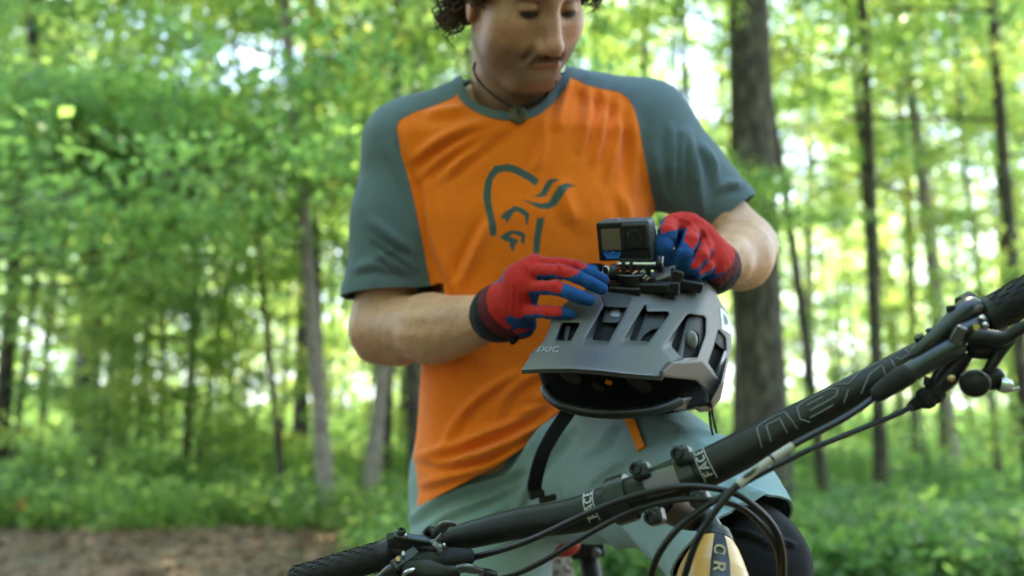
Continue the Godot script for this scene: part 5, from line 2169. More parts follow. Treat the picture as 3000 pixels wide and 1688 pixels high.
func glyphs(text: String, size: float, depth: float, t: Transform3D, font_name := "Droid Sans", weight := 400) -> Geo:
	var f := SystemFont.new()
	f.font_names = PackedStringArray([font_name])
	f.font_weight = weight
	var tm := TextMesh.new()
	tm.text = text
	tm.font = f
	tm.font_size = 48
	tm.pixel_size = size / 48.0
	tm.depth = depth
	tm.curve_step = 1.0
	var a := tm.get_mesh_arrays()
	var g := Geo.new()
	g.v = a[Mesh.ARRAY_VERTEX]
	g.n = a[Mesh.ARRAY_NORMAL]
	g.i = a[Mesh.ARRAY_INDEX]
	return g.moved(t)


func build_action_camera() -> void:
	var c := rig(1836, 701, 1.135)
	var t := frame(c, -17.0, 11.0, -1.5)
	var root := thing("action_camera", view * (t * Vector3(0, -0.0255, 0)), "small black action camera held upright on the clamp above the helmet", "camera")
	var h := Vector3(0.0355, 0.0262, 0.0150)
	put("body", rbox(t, h, 0.0065), mats.camera_body, root)
	# front face, screen, lens window
	var fz := h.z
	var face := put("front_face", rbox(t * Transform3D(Basis.IDENTITY, Vector3(0, 0, fz - 0.0016)), Vector3(0.0343, 0.0250, 0.0022), 0.0021), mats.camera_dark, root)
	put("screen", rbox(t * Transform3D(Basis.IDENTITY, Vector3(-0.0155, 0.0030, fz + 0.0002)), Vector3(0.0128, 0.0138, 0.0008), 0.0007), mats.camera_screen, root)
	var win := put("lens_window", rbox(t * Transform3D(Basis.IDENTITY, Vector3(0.0165, 0.0062, fz + 0.0012)), Vector3(0.0172, 0.0172, 0.0034), 0.0033), mats.camera_dark, root)
	put("cover_glass", rbox(t * Transform3D(Basis.IDENTITY, Vector3(0.0165, 0.0062, fz + 0.0043)), Vector3(0.0150, 0.0150, 0.0007), 0.0006), mats.camera_glass, win)
	put("lens", lathe(t * Vector3(0.0165, 0.0062, fz + 0.0048), t.basis.z, [Vector2(0, 0), Vector2(0.0004, 0.0045), Vector2(0.0006, 0.0075), Vector2(0.0004, 0.0095), Vector2(0.0, 0.0100)], 28), mats.camera_glass, win)
	put("lens_ring", ring_of(t * Transform3D(Basis.IDENTITY, Vector3(0.0165, 0.0062, fz + 0.0050)), 0.0086, 0.00035, 32, 6), mats.camera_body, win)
	put("brand", glyphs("GoPro", 0.0078, 0.0003, t * Transform3D(Basis.IDENTITY, Vector3(-0.0155, -0.0150, fz + 0.0012)), "Droid Sans", 700), mats.camera_blue, face)
	for k in 4:
		put("square", rbox(t * Transform3D(Basis.IDENTITY, Vector3(-0.0222 + k * 0.0045, -0.0197, fz + 0.0009)), Vector3(0.0019, 0.0019, 0.0004), 0.0003), mats.camera_blue, face)
	put("shutter_button", rbox(t * Transform3D(Basis.IDENTITY, Vector3(-0.0150, h.y + 0.0002, 0.0)), Vector3(0.0080, 0.0010, 0.0048), 0.0009), mats.buckle_grey, root)
	var door := put("side_door", rbox(t * Transform3D(Basis.IDENTITY, Vector3(h.x + 0.0001, -0.0055, -0.001)), Vector3(0.0006, 0.0160, 0.0105), 0.0005), mats.camera_body, root)
	put("mode_button", rbox(t * Transform3D(Basis.IDENTITY, Vector3(h.x + 0.0007, 0.0000, 0.002)), Vector3(0.0007, 0.0060, 0.0032), 0.0006), mats.buckle_grey, door)
	put("latch", rbox(t * Transform3D(Basis.IDENTITY, Vector3(h.x + 0.0007, -0.0165, -0.001)), Vector3(0.0007, 0.0012, 0.0090), 0.0005), mats.camera_dark, door)
	put("side_mark", glyphs("11", 0.0050, 0.0002, t * Transform3D(Basis(Vector3.UP, PI / 2), Vector3(h.x + 0.0002, 0.0165, 0.0))), mats.camera_blue, root)
	# the clamp: a thing that stays on the helmet when the camera is taken off
	var k6 := func(x: float, y: float, d: float) -> Vector3: return rig(1740.0 + x / 6.779, 700.0 + y / 6.779, d)
	var foot_c: Vector3 = k6.call(900, 900, 1.12)
	root = thing("camera_clamp", view * foot_c, "black camera clamp with thumbscrew strapped across the helmet's crown", "camera mount")
	var g := Geo.new()
	g.add(rbox(frame(k6.call(860, 500, 1.125), -12, 5, 0), Vector3(0.0215, 0.0075, 0.008), 0.002))
	for q in [600, 760, 920, 1080]:
		g.add(rbox(frame(k6.call(q, 600, 1.122), -12, 5, 0), Vector3(0.0022, 0.0105, 0.0075), 0.0015))
	put("pivot_arms", g, mats.black_plastic, root)
	var ax := (frame(c, -12, 5, 0).basis.x)
	put("screw", lathe(k6.call(480, 500, 1.125), ax, [Vector2(0, 0), Vector2(0, 0.003), Vector2(0.048, 0.003), Vector2(0.048, 0)], 14), mats.steel, root)
	var knob := put("thumb_screw", lathe(k6.call(1262, 490, 1.116), ax, [Vector2(0, 0), Vector2(0, 0.0090), Vector2(0.002, 0.0112), Vector2(0.007, 0.0112), Vector2(0.0085, 0.0098), Vector2(0.0085, 0.0075), Vector2(0.006, 0.0065), Vector2(0.006, 0)], 20), mats.black_plastic, root)
	put("knob_edge", ring_of(Transform3D(Basis(ax.cross(Vector3.UP).normalized(), Vector3.UP, ax), k6.call(1262, 490, 1.116) + ax * 0.0082), 0.0102, 0.0008, 24, 6), mats.steel, knob)
	put("cup", lathe(k6.call(700, 800, 1.116), Vector3.UP.rotated(Vector3.RIGHT, 0.15), [Vector2(-0.004, 0), Vector2(-0.004, 0.0165), Vector2(0.006, 0.0185), Vector2(0.007, 0.0165), Vector2(0.004, 0.0145), Vector2(0.003, 0)], 24), mats.black_plastic, root)
	put("cup_edge", ring_of(Transform3D(Basis(Vector3.RIGHT, PI / 2 + 0.15), k6.call(700, 700, 1.116)), 0.0178, 0.0010, 28, 6), mats.buckle_grey, root)
	g = Geo.new()
	g.add(rbox(frame(k6.call(880, 920, 1.118), -8, 16, 1.5), Vector3(0.040, 0.0062, 0.014), 0.003))
	g.add(rbox(frame(k6.call(620, 1010, 1.112), -8, 20, 3), Vector3(0.020, 0.006, 0.010), 0.003))
	put("base_plate", g, mats.black_plastic, root)
	g = Geo.new()
	g.add(rbox(frame(k6.call(1430, 690, 1.112), -12, 34, -18), Vector3(0.0135, 0.0030, 0.0105), 0.0026))
	put("buckle_top", g, mats.buckle_grey, root)
	put("buckle_side", rbox(frame(k6.call(1565, 905, 1.108), 14, 8, 18), Vector3(0.0078, 0.0195, 0.007), 0.003), mats.black_plastic, root)
	put("buckle_foot", rbox(frame(k6.call(1440, 970, 1.108), -6, 10, 2), Vector3(0.0165, 0.0085, 0.007), 0.003), mats.black_plastic, root)
	put("seat_pad", rbox(frame(k6.call(1900, 900, 1.125), 18, 20, 12), Vector3(0.0165, 0.0075, 0.010), 0.004), mats.camera_dark, root)
	put("side_knob", lathe(k6.call(300, 640, 1.115), (ax + Vector3(0, -0.25, 0)).normalized(), [Vector2(0, 0), Vector2(0, 0.008), Vector2(0.003, 0.0105), Vector2(0.008, 0.0105), Vector2(0.011, 0.008), Vector2(0.011, 0)], 16), mats.black_plastic, root)
	put("knob_bolt", ring_of(frame(k6.call(235, 640, 1.108), -50, 0, 0), 0.0062, 0.0011, 20, 6), mats.steel, root)
	put("head_strap", tube([p4(1690, 800, 1.15, 0.002), p4(1730, 787, 1.142, 0.002), p4(1765, 788, 1.135, 0.002), p4(1785, 806, 1.125, 0.002)], 10, true, 5, 3.4, Vector3(0, 1, 0.4)), mats.webbing, root)
	for q in [[960, 640], [1010, 760], [1070, 790], [800, 680]]:
		put("spring_clip", rbox(frame(k6.call(q[0], q[1], 1.104), 0, 20, -35), Vector3(0.0030, 0.0010, 0.0012), 0.0006), mats.steel, root)


# ---------------------------------------------------------------- the bike


func z5(x: float, y: float) -> Vector2:
	return Vector2(2500.0 + x / 3.916, 830.0 + y / 3.916)


func bike_materials() -> void:
	var bar := vmat("carbon", Color(1, 1, 1), 0.46, 0.0, 0.38)
	bar.albedo_texture = noise_tex(60, 0.02, false, 0, 256, grad([[0.2, 0.0035, 0.0036, 0.004], [0.7, 0.006, 0.0062, 0.0065], [1.0, 0.022, 0.020, 0.016]]))
	bar.uv1_triplanar = true
	bar.uv1_scale = Vector3.ONE * 9.0
	vmat("lettering", Color(0.085, 0.09, 0.082), 0.5)
	vmat("lettering_pale", Color(0.26, 0.26, 0.24), 0.55)
	var rub := vmat("rubber", Color(1, 1, 1), 0.7, 0.0, 0.35)
	rub.albedo_texture = noise_tex(61, 0.03, false, 0, 256, grad([[0.2, 0.006, 0.006, 0.006], [0.8, 0.014, 0.013, 0.012]]))
	rub.uv1_triplanar = true
	rub.uv1_scale = Vector3.ONE * 12.0
	vmat("anodised", Color(0.018, 0.022, 0.022), 0.32, 0.5)
	vmat("alloy", Color(0.11, 0.115, 0.12), 0.30, 0.8)
	vmat("dark_metal", Color(0.007, 0.0075, 0.008), 0.4, 0.2, 0.4)
	vmat("hose", Color(0.005, 0.005, 0.0052), 0.38, 0.0, 0.4)
	vmat("hose_sleeve", Color(0.26, 0.24, 0.19), 0.5)
	var gold := vmat("gold_paint", Color(1, 1, 1), 0.42, 0.0, 0.5)
	gold.albedo_texture = noise_tex(62, 0.012, false, 0, 256, grad([[0.2, 0.40, 0.195, 0.032], [0.55, 0.52, 0.27, 0.052], [0.9, 0.60, 0.34, 0.085]]))
	gold.uv1_triplanar = true
	gold.uv1_scale = Vector3.ONE * 5.0
	gold.clearcoat_enabled = true
	gold.clearcoat = 0.4
	gold.clearcoat_roughness = 0.25
	vmat("stripe_black", Color(0.012, 0.013, 0.020), 0.35)
	vmat("stripe_text", Color(0.33, 0.24, 0.11), 0.4)
	vmat("saddle_red", Color(0.32, 0.010, 0.008), 0.5)
	var ty := vmat("tyre", Color(1, 1, 1), 0.9)
	ty.albedo_texture = noise_tex(63, 0.03, false, 0, 256, grad([[0.2, 0.06, 0.045, 0.033], [0.6, 0.17, 0.13, 0.10], [1.0, 0.30, 0.24, 0.18]]))
	ty.uv1_triplanar = true
	ty.uv1_scale = Vector3.ONE * 9.0
	vmat("brass", Color(0.45, 0.33, 0.14), 0.35, 0.8)


# outlined lettering on a round bar: strokes as (along, around) between 0 and 1 of a strip from a to b
func bar_point(path: Array, u: float, w: float, lift: float) -> Vector3:
	var q := spline_at(path, u)
	var q2 := spline_at(path, minf(u + 0.02, 0.999))
	var q1 := spline_at(path, maxf(u - 0.02, 0.0))
	var t := Vector3(q2.x - q1.x, q2.y - q1.y, q2.z - q1.z).normalized()
	var c := Vector3(q.x, q.y, q.z)
	var to := -c.normalized()
	to = (to - t * to.dot(t)).normalized()
	var up := t.cross(to)
	if up.y < 0.0:
		up = -up
	return c + (to * cos(w) + up * sin(w)) * (q.w + lift)


func bar_strokes(path: Array, strokes: Array, u0: float, u1: float, w0: float, w1: float, width: float) -> Geo:
	var g := Geo.new()
	for st in strokes:
		var line := []
		for k in st.size() - 1:
			for s in 5:
				var p := (st[k] as Vector2).lerp(st[k + 1], s / 5.0)
				var q := bar_point(path, lerpf(u0, u1, p.x), lerpf(w0, w1, p.y), 0.0001)
				line.append(Vector4(q.x, q.y, q.z, width))
		var e: Vector2 = st[-1]
		var z := bar_point(path, lerpf(u0, u1, e.x), lerpf(w0, w1, e.y), 0.0001)
		line.append(Vector4(z.x, z.y, z.z, width))
		g.add(tube(line, 5, true))
	return g


func build_bike() -> void:
	var root := thing("mountain_bike", Vector3(0.15, 0.0, -1.0), "leaning mountain bike with wide black handlebar and gold head tube", "bicycle")
	# --- handlebar
	var bar := []
	for q in [[1140, 1621, 0.925, 0.0112], [1290, 1590, 0.905, 0.0120], [1383, 1566, 0.892, 0.0136], [1523, 1534, 0.870, 0.0150], [1675, 1512, 0.848, 0.0166], [1760, 1485, 0.838, 0.0175], [1880, 1444, 0.824, 0.0176], [2000, 1401, 0.815, 0.0176], [2090, 1362, 0.808, 0.0175], [2200, 1306, 0.803, 0.0170], [2393, 1205, 0.797, 0.0150], [2629, 1078, 0.790, 0.0130], [2780, 993, 0.787, 0.0116], [2900, 924, 0.785, 0.0112]]:
		bar.append(p4(q[0], q[1], q[2], q[3]))
	var hb := put("handlebar", tube(bar, 24, true, 4), mats.carbon, root)
	# next, in outline, and the maker's mark by the clamp
	var n := [Vector2(0.00, 0.0), Vector2(0.03, 0.85), Vector2(0.10, 1.0), Vector2(0.19, 0.95), Vector2(0.20, 0.0)]
	var strokes := [
		n, [Vector2(0.055, 0.05), Vector2(0.075, 0.72), Vector2(0.15, 0.72), Vector2(0.145, 0.05)],
		[Vector2(0.27, -0.02), Vector2(0.235, 0.3), Vector2(0.255, 0.85), Vector2(0.31, 1.0), Vector2(0.42, 0.98), Vector2(0.45, 0.72), Vector2(0.43, 0.45), Vector2(0.30, 0.42)], [Vector2(0.30, 0.70), Vector2(0.385, 0.72)], [Vector2(0.28, 0.15), Vector2(0.40, 0.16)],
		[Vector2(0.40, 1.02), Vector2(0.455, 1.02), Vector2(0.50, 0.7), Vector2(0.56, 1.02), Vector2(0.66, 1.02)], [Vector2(0.52, 0.0), Vector2(0.59, 0.62), Vector2(0.655, 0.75), Vector2(0.64, 0.1)], [Vector2(0.44, 0.0), Vector2(0.485, 0.45)],
		[Vector2(0.70, 0.85), Vector2(0.69, 0.2)], [Vector2(0.70, 0.95), Vector2(0.80, 1.0), Vector2(0.81, 0.6), Vector2(0.74, 0.55), Vector2(0.72, 0.8)], [Vector2(0.87, 0.3), Vector2(0.88, 0.9), Vector2(0.97, 1.0), Vector2(0.98, 0.7), Vector2(0.91, 0.6)],
	]
	put("lettering", bar_strokes(bar, strokes, 0.700, 0.905, -0.35, 0.95, 0.00075), mats.lettering, hb)
	for side in 2:
		var u: float = 0.372 if side == 0 else 0.600
		var f := Geo.new()
		for k in 4:
			var w := 0.95 - k * 0.42
			var p := bar_point(bar, u, w, 0.0003)
			var o := bar_point(bar, u, w, -0.01)
			var tq := bar_point(bar, u + 0.01, w, 0.0003)
			var zz := (p - o).normalized()
			var yy := (p - tq).normalized()
			yy = (yy - zz * yy.dot(zz)).normalized()
			var xx := yy.cross(zz)
			f.add(glyphs(("ECAR" if side == 0 else "ECAF")[k], 0.011, 0.0003, Transform3D(Basis(xx, yy, zz), p), "Droid Sans", 700))
		put("lettering", f, mats.lettering_pale, hb)
		var lines := []
		for e in [-0.0105, 0.0105]:
			lines.append([Vector2(0.5 + e * 60.0, 0.0), Vector2(0.5 + e * 60.0, 0.5), Vector2(0.5 + e * 60.0, 1.0)])
		put("band", bar_strokes(bar, lines, u - 0.010, u + 0.010, -0.7, 1.3, 0.0005), mats.lettering_pale, hb)
	# --- stem: two clamps with bolts round the bar, the body behind it
	var stem := put("stem", run([[1925, 1455, 0.845, 0.020], [1990, 1490, 0.875, 0.019], [2030, 1500, 0.895, 0.019]], 16, 4), mats.dark_metal, root)
	for u in [0.425, 0.555]:
		var q := spline_at(bar, u)
		var qa := spline_at(bar, u - 0.018)
		var qb := spline_at(bar, u + 0.018)
		put("clamp", tube([Vector4(qa.x, qa.y, qa.z, q.w + 0.0040), Vector4(lerpf(qa.x, qb.x, 0.12), lerpf(qa.y, qb.y, 0.12), lerpf(qa.z, qb.z, 0.12), q.w + 0.0052), Vector4(lerpf(qa.x, qb.x, 0.88), lerpf(qa.y, qb.y, 0.88), lerpf(qa.z, qb.z, 0.88), q.w + 0.0052), Vector4(qb.x, qb.y, qb.z, q.w + 0.0040)], 24), mats.anodised, stem)
	for q in [[1868, 1374, 0.808, -18.0], [1990, 1329, 0.800, -18.0], [1912, 1518, 0.800, -18.0], [2045, 1470, 0.79, -18.0]]:
		var c := rig(q[0], q[1], q[2])
		var fr := frame(c, -16, -8, q[3])
		var lug := put("lug", rbox(fr * Transform3D(Basis.IDENTITY, Vector3(0.002, -0.002 if q[1] < 1450 else 0.002, -0.004)), Vector3(0.0082, 0.0088, 0.010), 0.0050), mats.anodised, stem)
		put("bolt", lathe(fr * Vector3(0, 0, 0.005), fr.basis.z, [Vector2(0, 0.0062), Vector2(0.0025, 0.0062), Vector2(0.0035, 0.0052), Vector2(0.0035, 0.0034), Vector2(-0.001, 0.0030), Vector2(-0.001, 0)], 18), mats.dark_metal, lug)
	put("bridge", run([[1880, 1400, 0.822, 0.0045], [1935, 1372, 0.818, 0.004], [1990, 1352, 0.815, 0.0045]], 8, 4), mats.anodised, stem)
	put("brace", rbox(frame(rig(1940, 1412, 0.806), -10, 0, -19), Vector3(0.0190, 0.0115, 0.004), 0.0038), mats.alloy, stem)
	# --- steerer, head tube, fork and front wheel (below the picture)
	var head_top := rig(2098, 1585, 0.872)
	var st_top := rig(2040, 1478, 0.893)
	put("steerer", tube([Vector4(st_top.x, st_top.y, st_top.z, 0.0125), Vector4(head_top.x, head_top.y, head_top.z, 0.0130)], 20), mats.anodised, root)
	var down := (rig(2090, 1700, 0.846) - head_top).normalized()
	put("headset", lathe(head_top - down * 0.012, down, [Vector2(0, 0.011), Vector2(0, 0.0125), Vector2(0.006, 0.0155), Vector2(0.0120, 0.0176)], 28), mats.dark_metal, root)
	var ht := put("head_tube", lathe(head_top, down, [Vector2(0.0, 0.0155), Vector2(0.0012, 0.0178), Vector2(0.009, 0.0225), Vector2(0.020, 0.0275), Vector2(0.034, 0.0330), Vector2(0.055, 0.0370), Vector2(0.085, 0.0375), Vector2(0.13, 0.0345)], 36), mats.gold_paint, root)
	var prof := [Vector2(0.0, 0.0160), Vector2(0.0012, 0.0182), Vector2(0.009, 0.0229), Vector2(0.020, 0.0279), Vector2(0.034, 0.0334), Vector2(0.055, 0.0374), Vector2(0.085, 0.0379)]
	var band := Geo.new()
	var side := down.cross(-head_top.normalized()).normalized()
	if side.x < 0.0:
		side = -side
	var face_dir := side.cross(down)
	if face_dir.dot(head_top) > 0.0:
		face_dir = -face_dir
	for k in prof.size():
		var q: Vector2 = prof[k]
		for a in 7:
			var w := lerpf(-0.10, 0.42, a / 6.0)
			var dirn := face_dir * cos(w) + side * sin(w)
			band.vert(head_top + down * q.x + dirn * (q.y + 0.0002), dirn)
		if k:
			for a in 6:
				band.quad((k - 1) * 7 + a, (k - 1) * 7 + a + 1, k * 7 + a + 1, k * 7 + a)
	put("stripe", band, mats.stripe_black, ht)
	var word := Geo.new()
	for k in 2:
		var along: float = [0.024, 0.043][k]
		var w := 0.12
		var dirn := face_dir * cos(w) + side * sin(w)
		var tang := (side * cos(w) - face_dir * sin(w)).normalized()
		var rr: float = [0.0299, 0.0358][k]
		word.add(glyphs("OR"[k], 0.015, 0.0004, Transform3D(Basis(down * 1.25, tang, dirn), head_top + down * along + dirn * (rr + 0.0010)), "Droid Sans", 700))
	put("lettering", word, mats.stripe_text, ht)
	var crown := head_top + down * 0.135
	put("fork_crown", rbox(Transform3D(Basis(side, -down, face_dir), crown + down * 0.02), Vector3(0.075, 0.02, 0.025), 0.012), mats.dark_metal, root)
	var fork := (down + face_dir * 0.08).normalized()
	for s in [-1.0, 1.0]:
		var a: Vector3 = crown + side * s * 0.062 + down * 0.02
		var b: Vector3 = a + fork * 0.50
		put("fork_leg", tube([Vector4(a.x, a.y, a.z, 0.019), Vector4((a.x + b.x) / 2, (a.y + b.y) / 2, (a.z + b.z) / 2, 0.021), Vector4(b.x, b.y, b.z, 0.020)], 16), mats.dark_metal, root)
	# --- hoses
	var runs := [
		[[2566, 1162, 0.765, 0.0030], [2480, 1222, 0.755, 0.0030], [2325, 1304, 0.745, 0.0030], [2230, 1366, 0.738, 0.0030], [2159, 1424, 0.735, 0.0030], [2089, 1507, 0.735, 0.0030], [2041, 1586, 0.74, 0.0030], [2006, 1690, 0.75, 0.0030], [1990, 1760, 0.77, 0.0030]],
		[[2686, 1184, 0.775, 0.0024], [2600, 1226, 0.765, 0.0024], [2400, 1306, 0.752, 0.0024], [2313, 1347, 0.748, 0.0024], [2213, 1398, 0.745, 0.0024], [2137, 1441, 0.745, 0.0026], [2060, 1490, 0.748, 0.0028], [1987, 1548, 0.755, 0.0030], [1930, 1624, 0.765, 0.0031], [1906, 1700, 0.78, 0.0031], [1900, 1780, 0.80, 0.0031]],
		[[1376, 1637, 0.880, 0.0033], [1480, 1608, 0.845, 0.0032], [1580, 1571, 0.82, 0.0031], [1707, 1511, 0.795, 0.0030], [1835, 1461, 0.775, 0.0030], [1962, 1430, 0.76, 0.0030], [2057, 1427, 0.755, 0.0030], [2153, 1447, 0.755, 0.0030], [2217, 1489, 0.76, 0.0030], [2264, 1540, 0.77, 0.0030], [2290, 1604, 0.78, 0.0030], [2294, 1700, 0.80, 0.0030], [2280, 1790, 0.82, 0.0030]],
		[[1420, 1705, 0.89, 0.0027], [1500, 1686, 0.865, 0.0027], [1580, 1651, 0.835, 0.0027], [1707, 1575, 0.80, 0.0026], [1835, 1506, 0.775, 0.0026], [1946, 1471, 0.762, 0.0026], [2042, 1463, 0.757, 0.0026], [2121, 1472, 0.757, 0.0026], [2185, 1497, 0.762, 0.0026], [2248, 1559, 0.772, 0.0026], [2278, 1620, 0.785, 0.0026], [2284, 1700, 0.805, 0.0026], [2270, 1790, 0.82, 0.0026]],
	]
	var names := ["brake_hose", "cable_housing", "brake_hose", "cable_housing"]
	for k in 4:
		put(names[k], run(runs[k], 10, 6), mats.hose, root)
	put("hose_sleeve", run([[2322, 1306, 0.7445, 0.0034], [2276, 1335, 0.741, 0.0034], [2264, 1343, 0.740, 0.0034]], 10, 4), mats.hose_sleeve, root)
	put("hose_sleeve", run([[2258, 1347, 0.7395, 0.0034], [2205, 1385, 0.737, 0.0034], [2162, 1421, 0.735, 0.0034]], 10, 4), mats.hose_sleeve, root)
	build_left_controls(root)
	build_right_controls(root)
	build_rear(root)


func grip(root: Node3D, a: Vector3, b: Vector3, r: float, collar_at_a: bool) -> void:
	var g := put("grip", tube([Vector4(a.x, a.y, a.z, r * 0.97), Vector4(b.x, b.y, b.z, r)], 28, true, 0), mats.rubber, root)
	var ax := (b - a).normalized()
	var side := ax.cross(Vector3.UP).normalized()
	var up := side.cross(ax)
	var len := a.distance_to(b)
	# rows of half-hexagon pads
	var pads := Geo.new()
	var rows := int(len / 0.0085)
	for k in rows:
		for j in 12:
			var w := TAU * (j + 0.5 * (k % 2)) / 12.0
			if fposmod(w + 0.3, TAU) < 1.3 and false:
				continue
			var c := a + ax * (k + 0.5) * 0.0085
			var dirn := side * cos(w) + up * sin(w)
			var tang := -side * sin(w) + up * cos(w)
			var at := pads.v.size()
			var hexa := [Vector2(-0.0040, 0.0014), Vector2(-0.0012, 0.0040), Vector2(0.0030, 0.0040), Vector2(0.0044, 0.0014), Vector2(0.0030, -0.0034), Vector2(-0.0012, -0.0040)]
			for q: Vector2 in hexa:
				var p := c + ax * q.x + tang * q.y * 1.05
				var off := p - a
				off -= ax * off.dot(ax)
				var foot_p := a + ax * (p - a).dot(ax)
				pads.vert(foot_p + off.normalized() * (r + 0.0006), off.normalized())
			for q: Vector2 in hexa:
				var p := c + ax * q.x * 1.12 + tang * q.y * 1.17
				var off := p - a
				off -= ax * off.dot(ax)
				var foot_p := a + ax * (p - a).dot(ax)
				pads.vert(foot_p + off.normalized() * (r - 0.0004), (off.normalized() + (ax * q.x + tang * q.y).normalized()).normalized())
			for e in range(1, 5):
				pads.tri(at, at + e, at + e + 1)
			for e in 6:
				pads.quad(at + e, at + (e + 1) % 6, at + 6 + (e + 1) % 6, at + 6 + e)
	tag(put("grip_pads", pads, mats.rubber, g), "", "", "", "stuff")
	var e := a if collar_at_a else b
	var out := -ax if collar_at_a else ax
	put("collar", lathe(e - out * 0.001, out, [Vector2(0, r * 0.9), Vector2(0, r + 0.0018), Vector2(0.010, r + 0.0018), Vector2(0.012, r + 0.0004), Vector2(0.012, r * 0.6)], 24), mats.dark_metal, g)


func build_left_controls(root: Node3D) -> void:
	grip(root, rig(868, 1700, 0.975), rig(1138, 1622, 0.925), 0.0150, false)
	var e := func(x: float, y: float, d: float) -> Vector3: return rig(1080.0 + x / 6.44, 1500.0 + y / 6.44, d)
	var lever := Node3D.new()
	lever.name = "brake_lever"
	root.add_child(lever, true)
	var seg := func(list: Array) -> Array:
		var p := []
		for q in list:
			var v: Vector3 = e.call(q[0], q[1], q[2])
			p.append(Vector4(v.x, v.y, v.z, q[3]))
		return p
	put("clamp_bar", tube(seg.call([[440, 540, 0.895, 0.0085], [800, 590, 0.885, 0.0088], [1200, 670, 0.876, 0.0085], [1290, 700, 0.874, 0.0070]]), 12, true, 4), mats.dark_metal, lever)
	put("clamp_top", rbox(frame(e.call(900, 545, 0.874), -10, -40, 10.5), Vector3(0.0225, 0.0040, 0.0055), 0.002), mats.anodised, lever)
	put("clamp_end", rbox(frame(e.call(500, 480, 0.884), -10, -20, -10), Vector3(0.0085, 0.0050, 0.006), 0.003), mats.anodised, lever)
	var up := Vector3(0.1, 1, 0.25).normalized()
	put("bolt", lathe(e.call(610, 460, 0.876), up, [Vector2(-0.006, 0.0048), Vector2(0.006, 0.0048), Vector2(0.0075, 0.0042), Vector2(0.0075, 0.0022), Vector2(0.0045, 0.002), Vector2(0.0045, 0)], 16), mats.anodised, lever)
	put("bolt_head", lathe(e.call(610, 398, 0.874), up, [Vector2(0, 0), Vector2(0.0002, 0.0022), Vector2(0.0004, 0)], 10), mats.brass, lever)
	put("bolt", ball(Transform3D(Basis.IDENTITY, e.call(706, 445, 0.868)), Vector3(0.0016, 0.0022, 0.0016), 6), mats.steel, lever)
	put("cylinder", tube(seg.call([[760, 900, 0.880, 0.0075], [1000, 920, 0.870, 0.0095], [1430, 900, 0.862, 0.0098], [1480, 895, 0.860, 0.0090]]), 16, true, 4), mats.dark_metal, lever)
	put("boot", tube(seg.call([[1440, 890, 0.861, 0.0098], [1500, 870, 0.860, 0.0100], [1900, 850, 0.868, 0.0078], [1915, 850, 0.869, 0.0060]]), 16, true, 4), mats.rubber, lever)
	put("hinge_plate", rbox(frame(e.call(690, 880, 0.868), 12, -20, -32), Vector3(0.0145, 0.0055, 0.004), 0.0018), mats.anodised, lever)
	put("hinge_pin", lathe(e.call(565, 880, 0.860), Vector3(-0.2, 0.2, 1), [Vector2(0, 0.0024), Vector2(0.002, 0.0024), Vector2(0.002, 0)], 12), mats.brass, lever)
	put("hinge_pin", lathe(e.call(665, 775, 0.862), Vector3(-0.2, 0.2, 1), [Vector2(0, 0.0019), Vector2(0.002, 0.0019), Vector2(0.002, 0)], 12), mats.steel, lever)
	put("clamp_hook", tube(seg.call([[1290, 440, 0.872, 0.0032], [1370, 330, 0.862, 0.0034], [1440, 235, 0.857, 0.0034], [1530, 225, 0.857, 0.0028], [1620, 245, 0.860, 0.0016]]), 8, true, 4, 2.0, Vector3(0.6, 0.5, 0.5)), mats.alloy, lever)
	put("clamp_hook", tube(seg.call([[1190, 580, 0.866, 0.0020], [1280, 545, 0.862, 0.0016], [1390, 415, 0.858, 0.0014]]), 8, true, 4, 1.8, Vector3(0.6, 0.5, 0.5)), mats.alloy, lever)
	put("clamp_joint", tube(seg.call([[1260, 620, 0.862, 0.0040], [1320, 650, 0.858, 0.0042], [1350, 740, 0.857, 0.0034], [1370, 800, 0.858, 0.0026]]), 10, true, 4), mats.alloy, lever)
	put("bolt", ball(Transform3D(Basis.IDENTITY, e.call(1412, 640, 0.862)), Vector3(0.0026, 0.0032, 0.002), 6), mats.steel, lever)
	put("pad", tube(seg.call([[1080, 420, 0.878, 0.0030], [1180, 345, 0.876, 0.0040], [1260, 430, 0.872, 0.0045]]), 8, true, 4, 1.6, Vector3(1, 0.4, 0)), mats.dark_metal, lever)
	put("blade", tube(seg.call([[560, 1090, 0.868, 0.0060], [420, 1150, 0.872, 0.0055], [200, 1290, 0.885, 0.0045], [-300, 1420, 0.915, 0.0040]]), 10, true, 4, 1.5, Vector3(0, 1, 0.3)), mats.anodised, lever)
	# shifter below
	var sh := Node3D.new()
	sh.name = "shifter"
	root.add_child(sh, true)
	put("housing", tube(seg.call([[700, 1060, 0.868, 0.0085], [1100, 1120, 0.86, 0.0130], [1500, 1130, 0.858, 0.0110], [1700, 1140, 0.86, 0.0070]]), 14, true, 4), mats.dark_metal, sh)
	put("cover", tube(seg.call([[1700, 1080, 0.846, 0.0030], [1860, 1060, 0.842, 0.0034], [2000, 1100, 0.845, 0.0030], [2130, 1130, 0.85, 0.0020]]), 8, true, 4, 1.8, Vector3(0.3, 0.6, 0.6)), mats.alloy, sh)
	put("trigger", tube(seg.call([[660, 1200, 0.855, 0.0022], [700, 1140, 0.850, 0.0022], [780, 1110, 0.848, 0.0024], [860, 1085, 0.850, 0.0018]]), 8, true, 4), mats.steel, sh)
	put("outlet", tube(seg.call([[2120, 1160, 0.872, 0.0050], [2250, 1165, 0.876, 0.0048], [2380, 1190, 0.882, 0.0040]]), 10, true, 4), mats.anodised, sh)


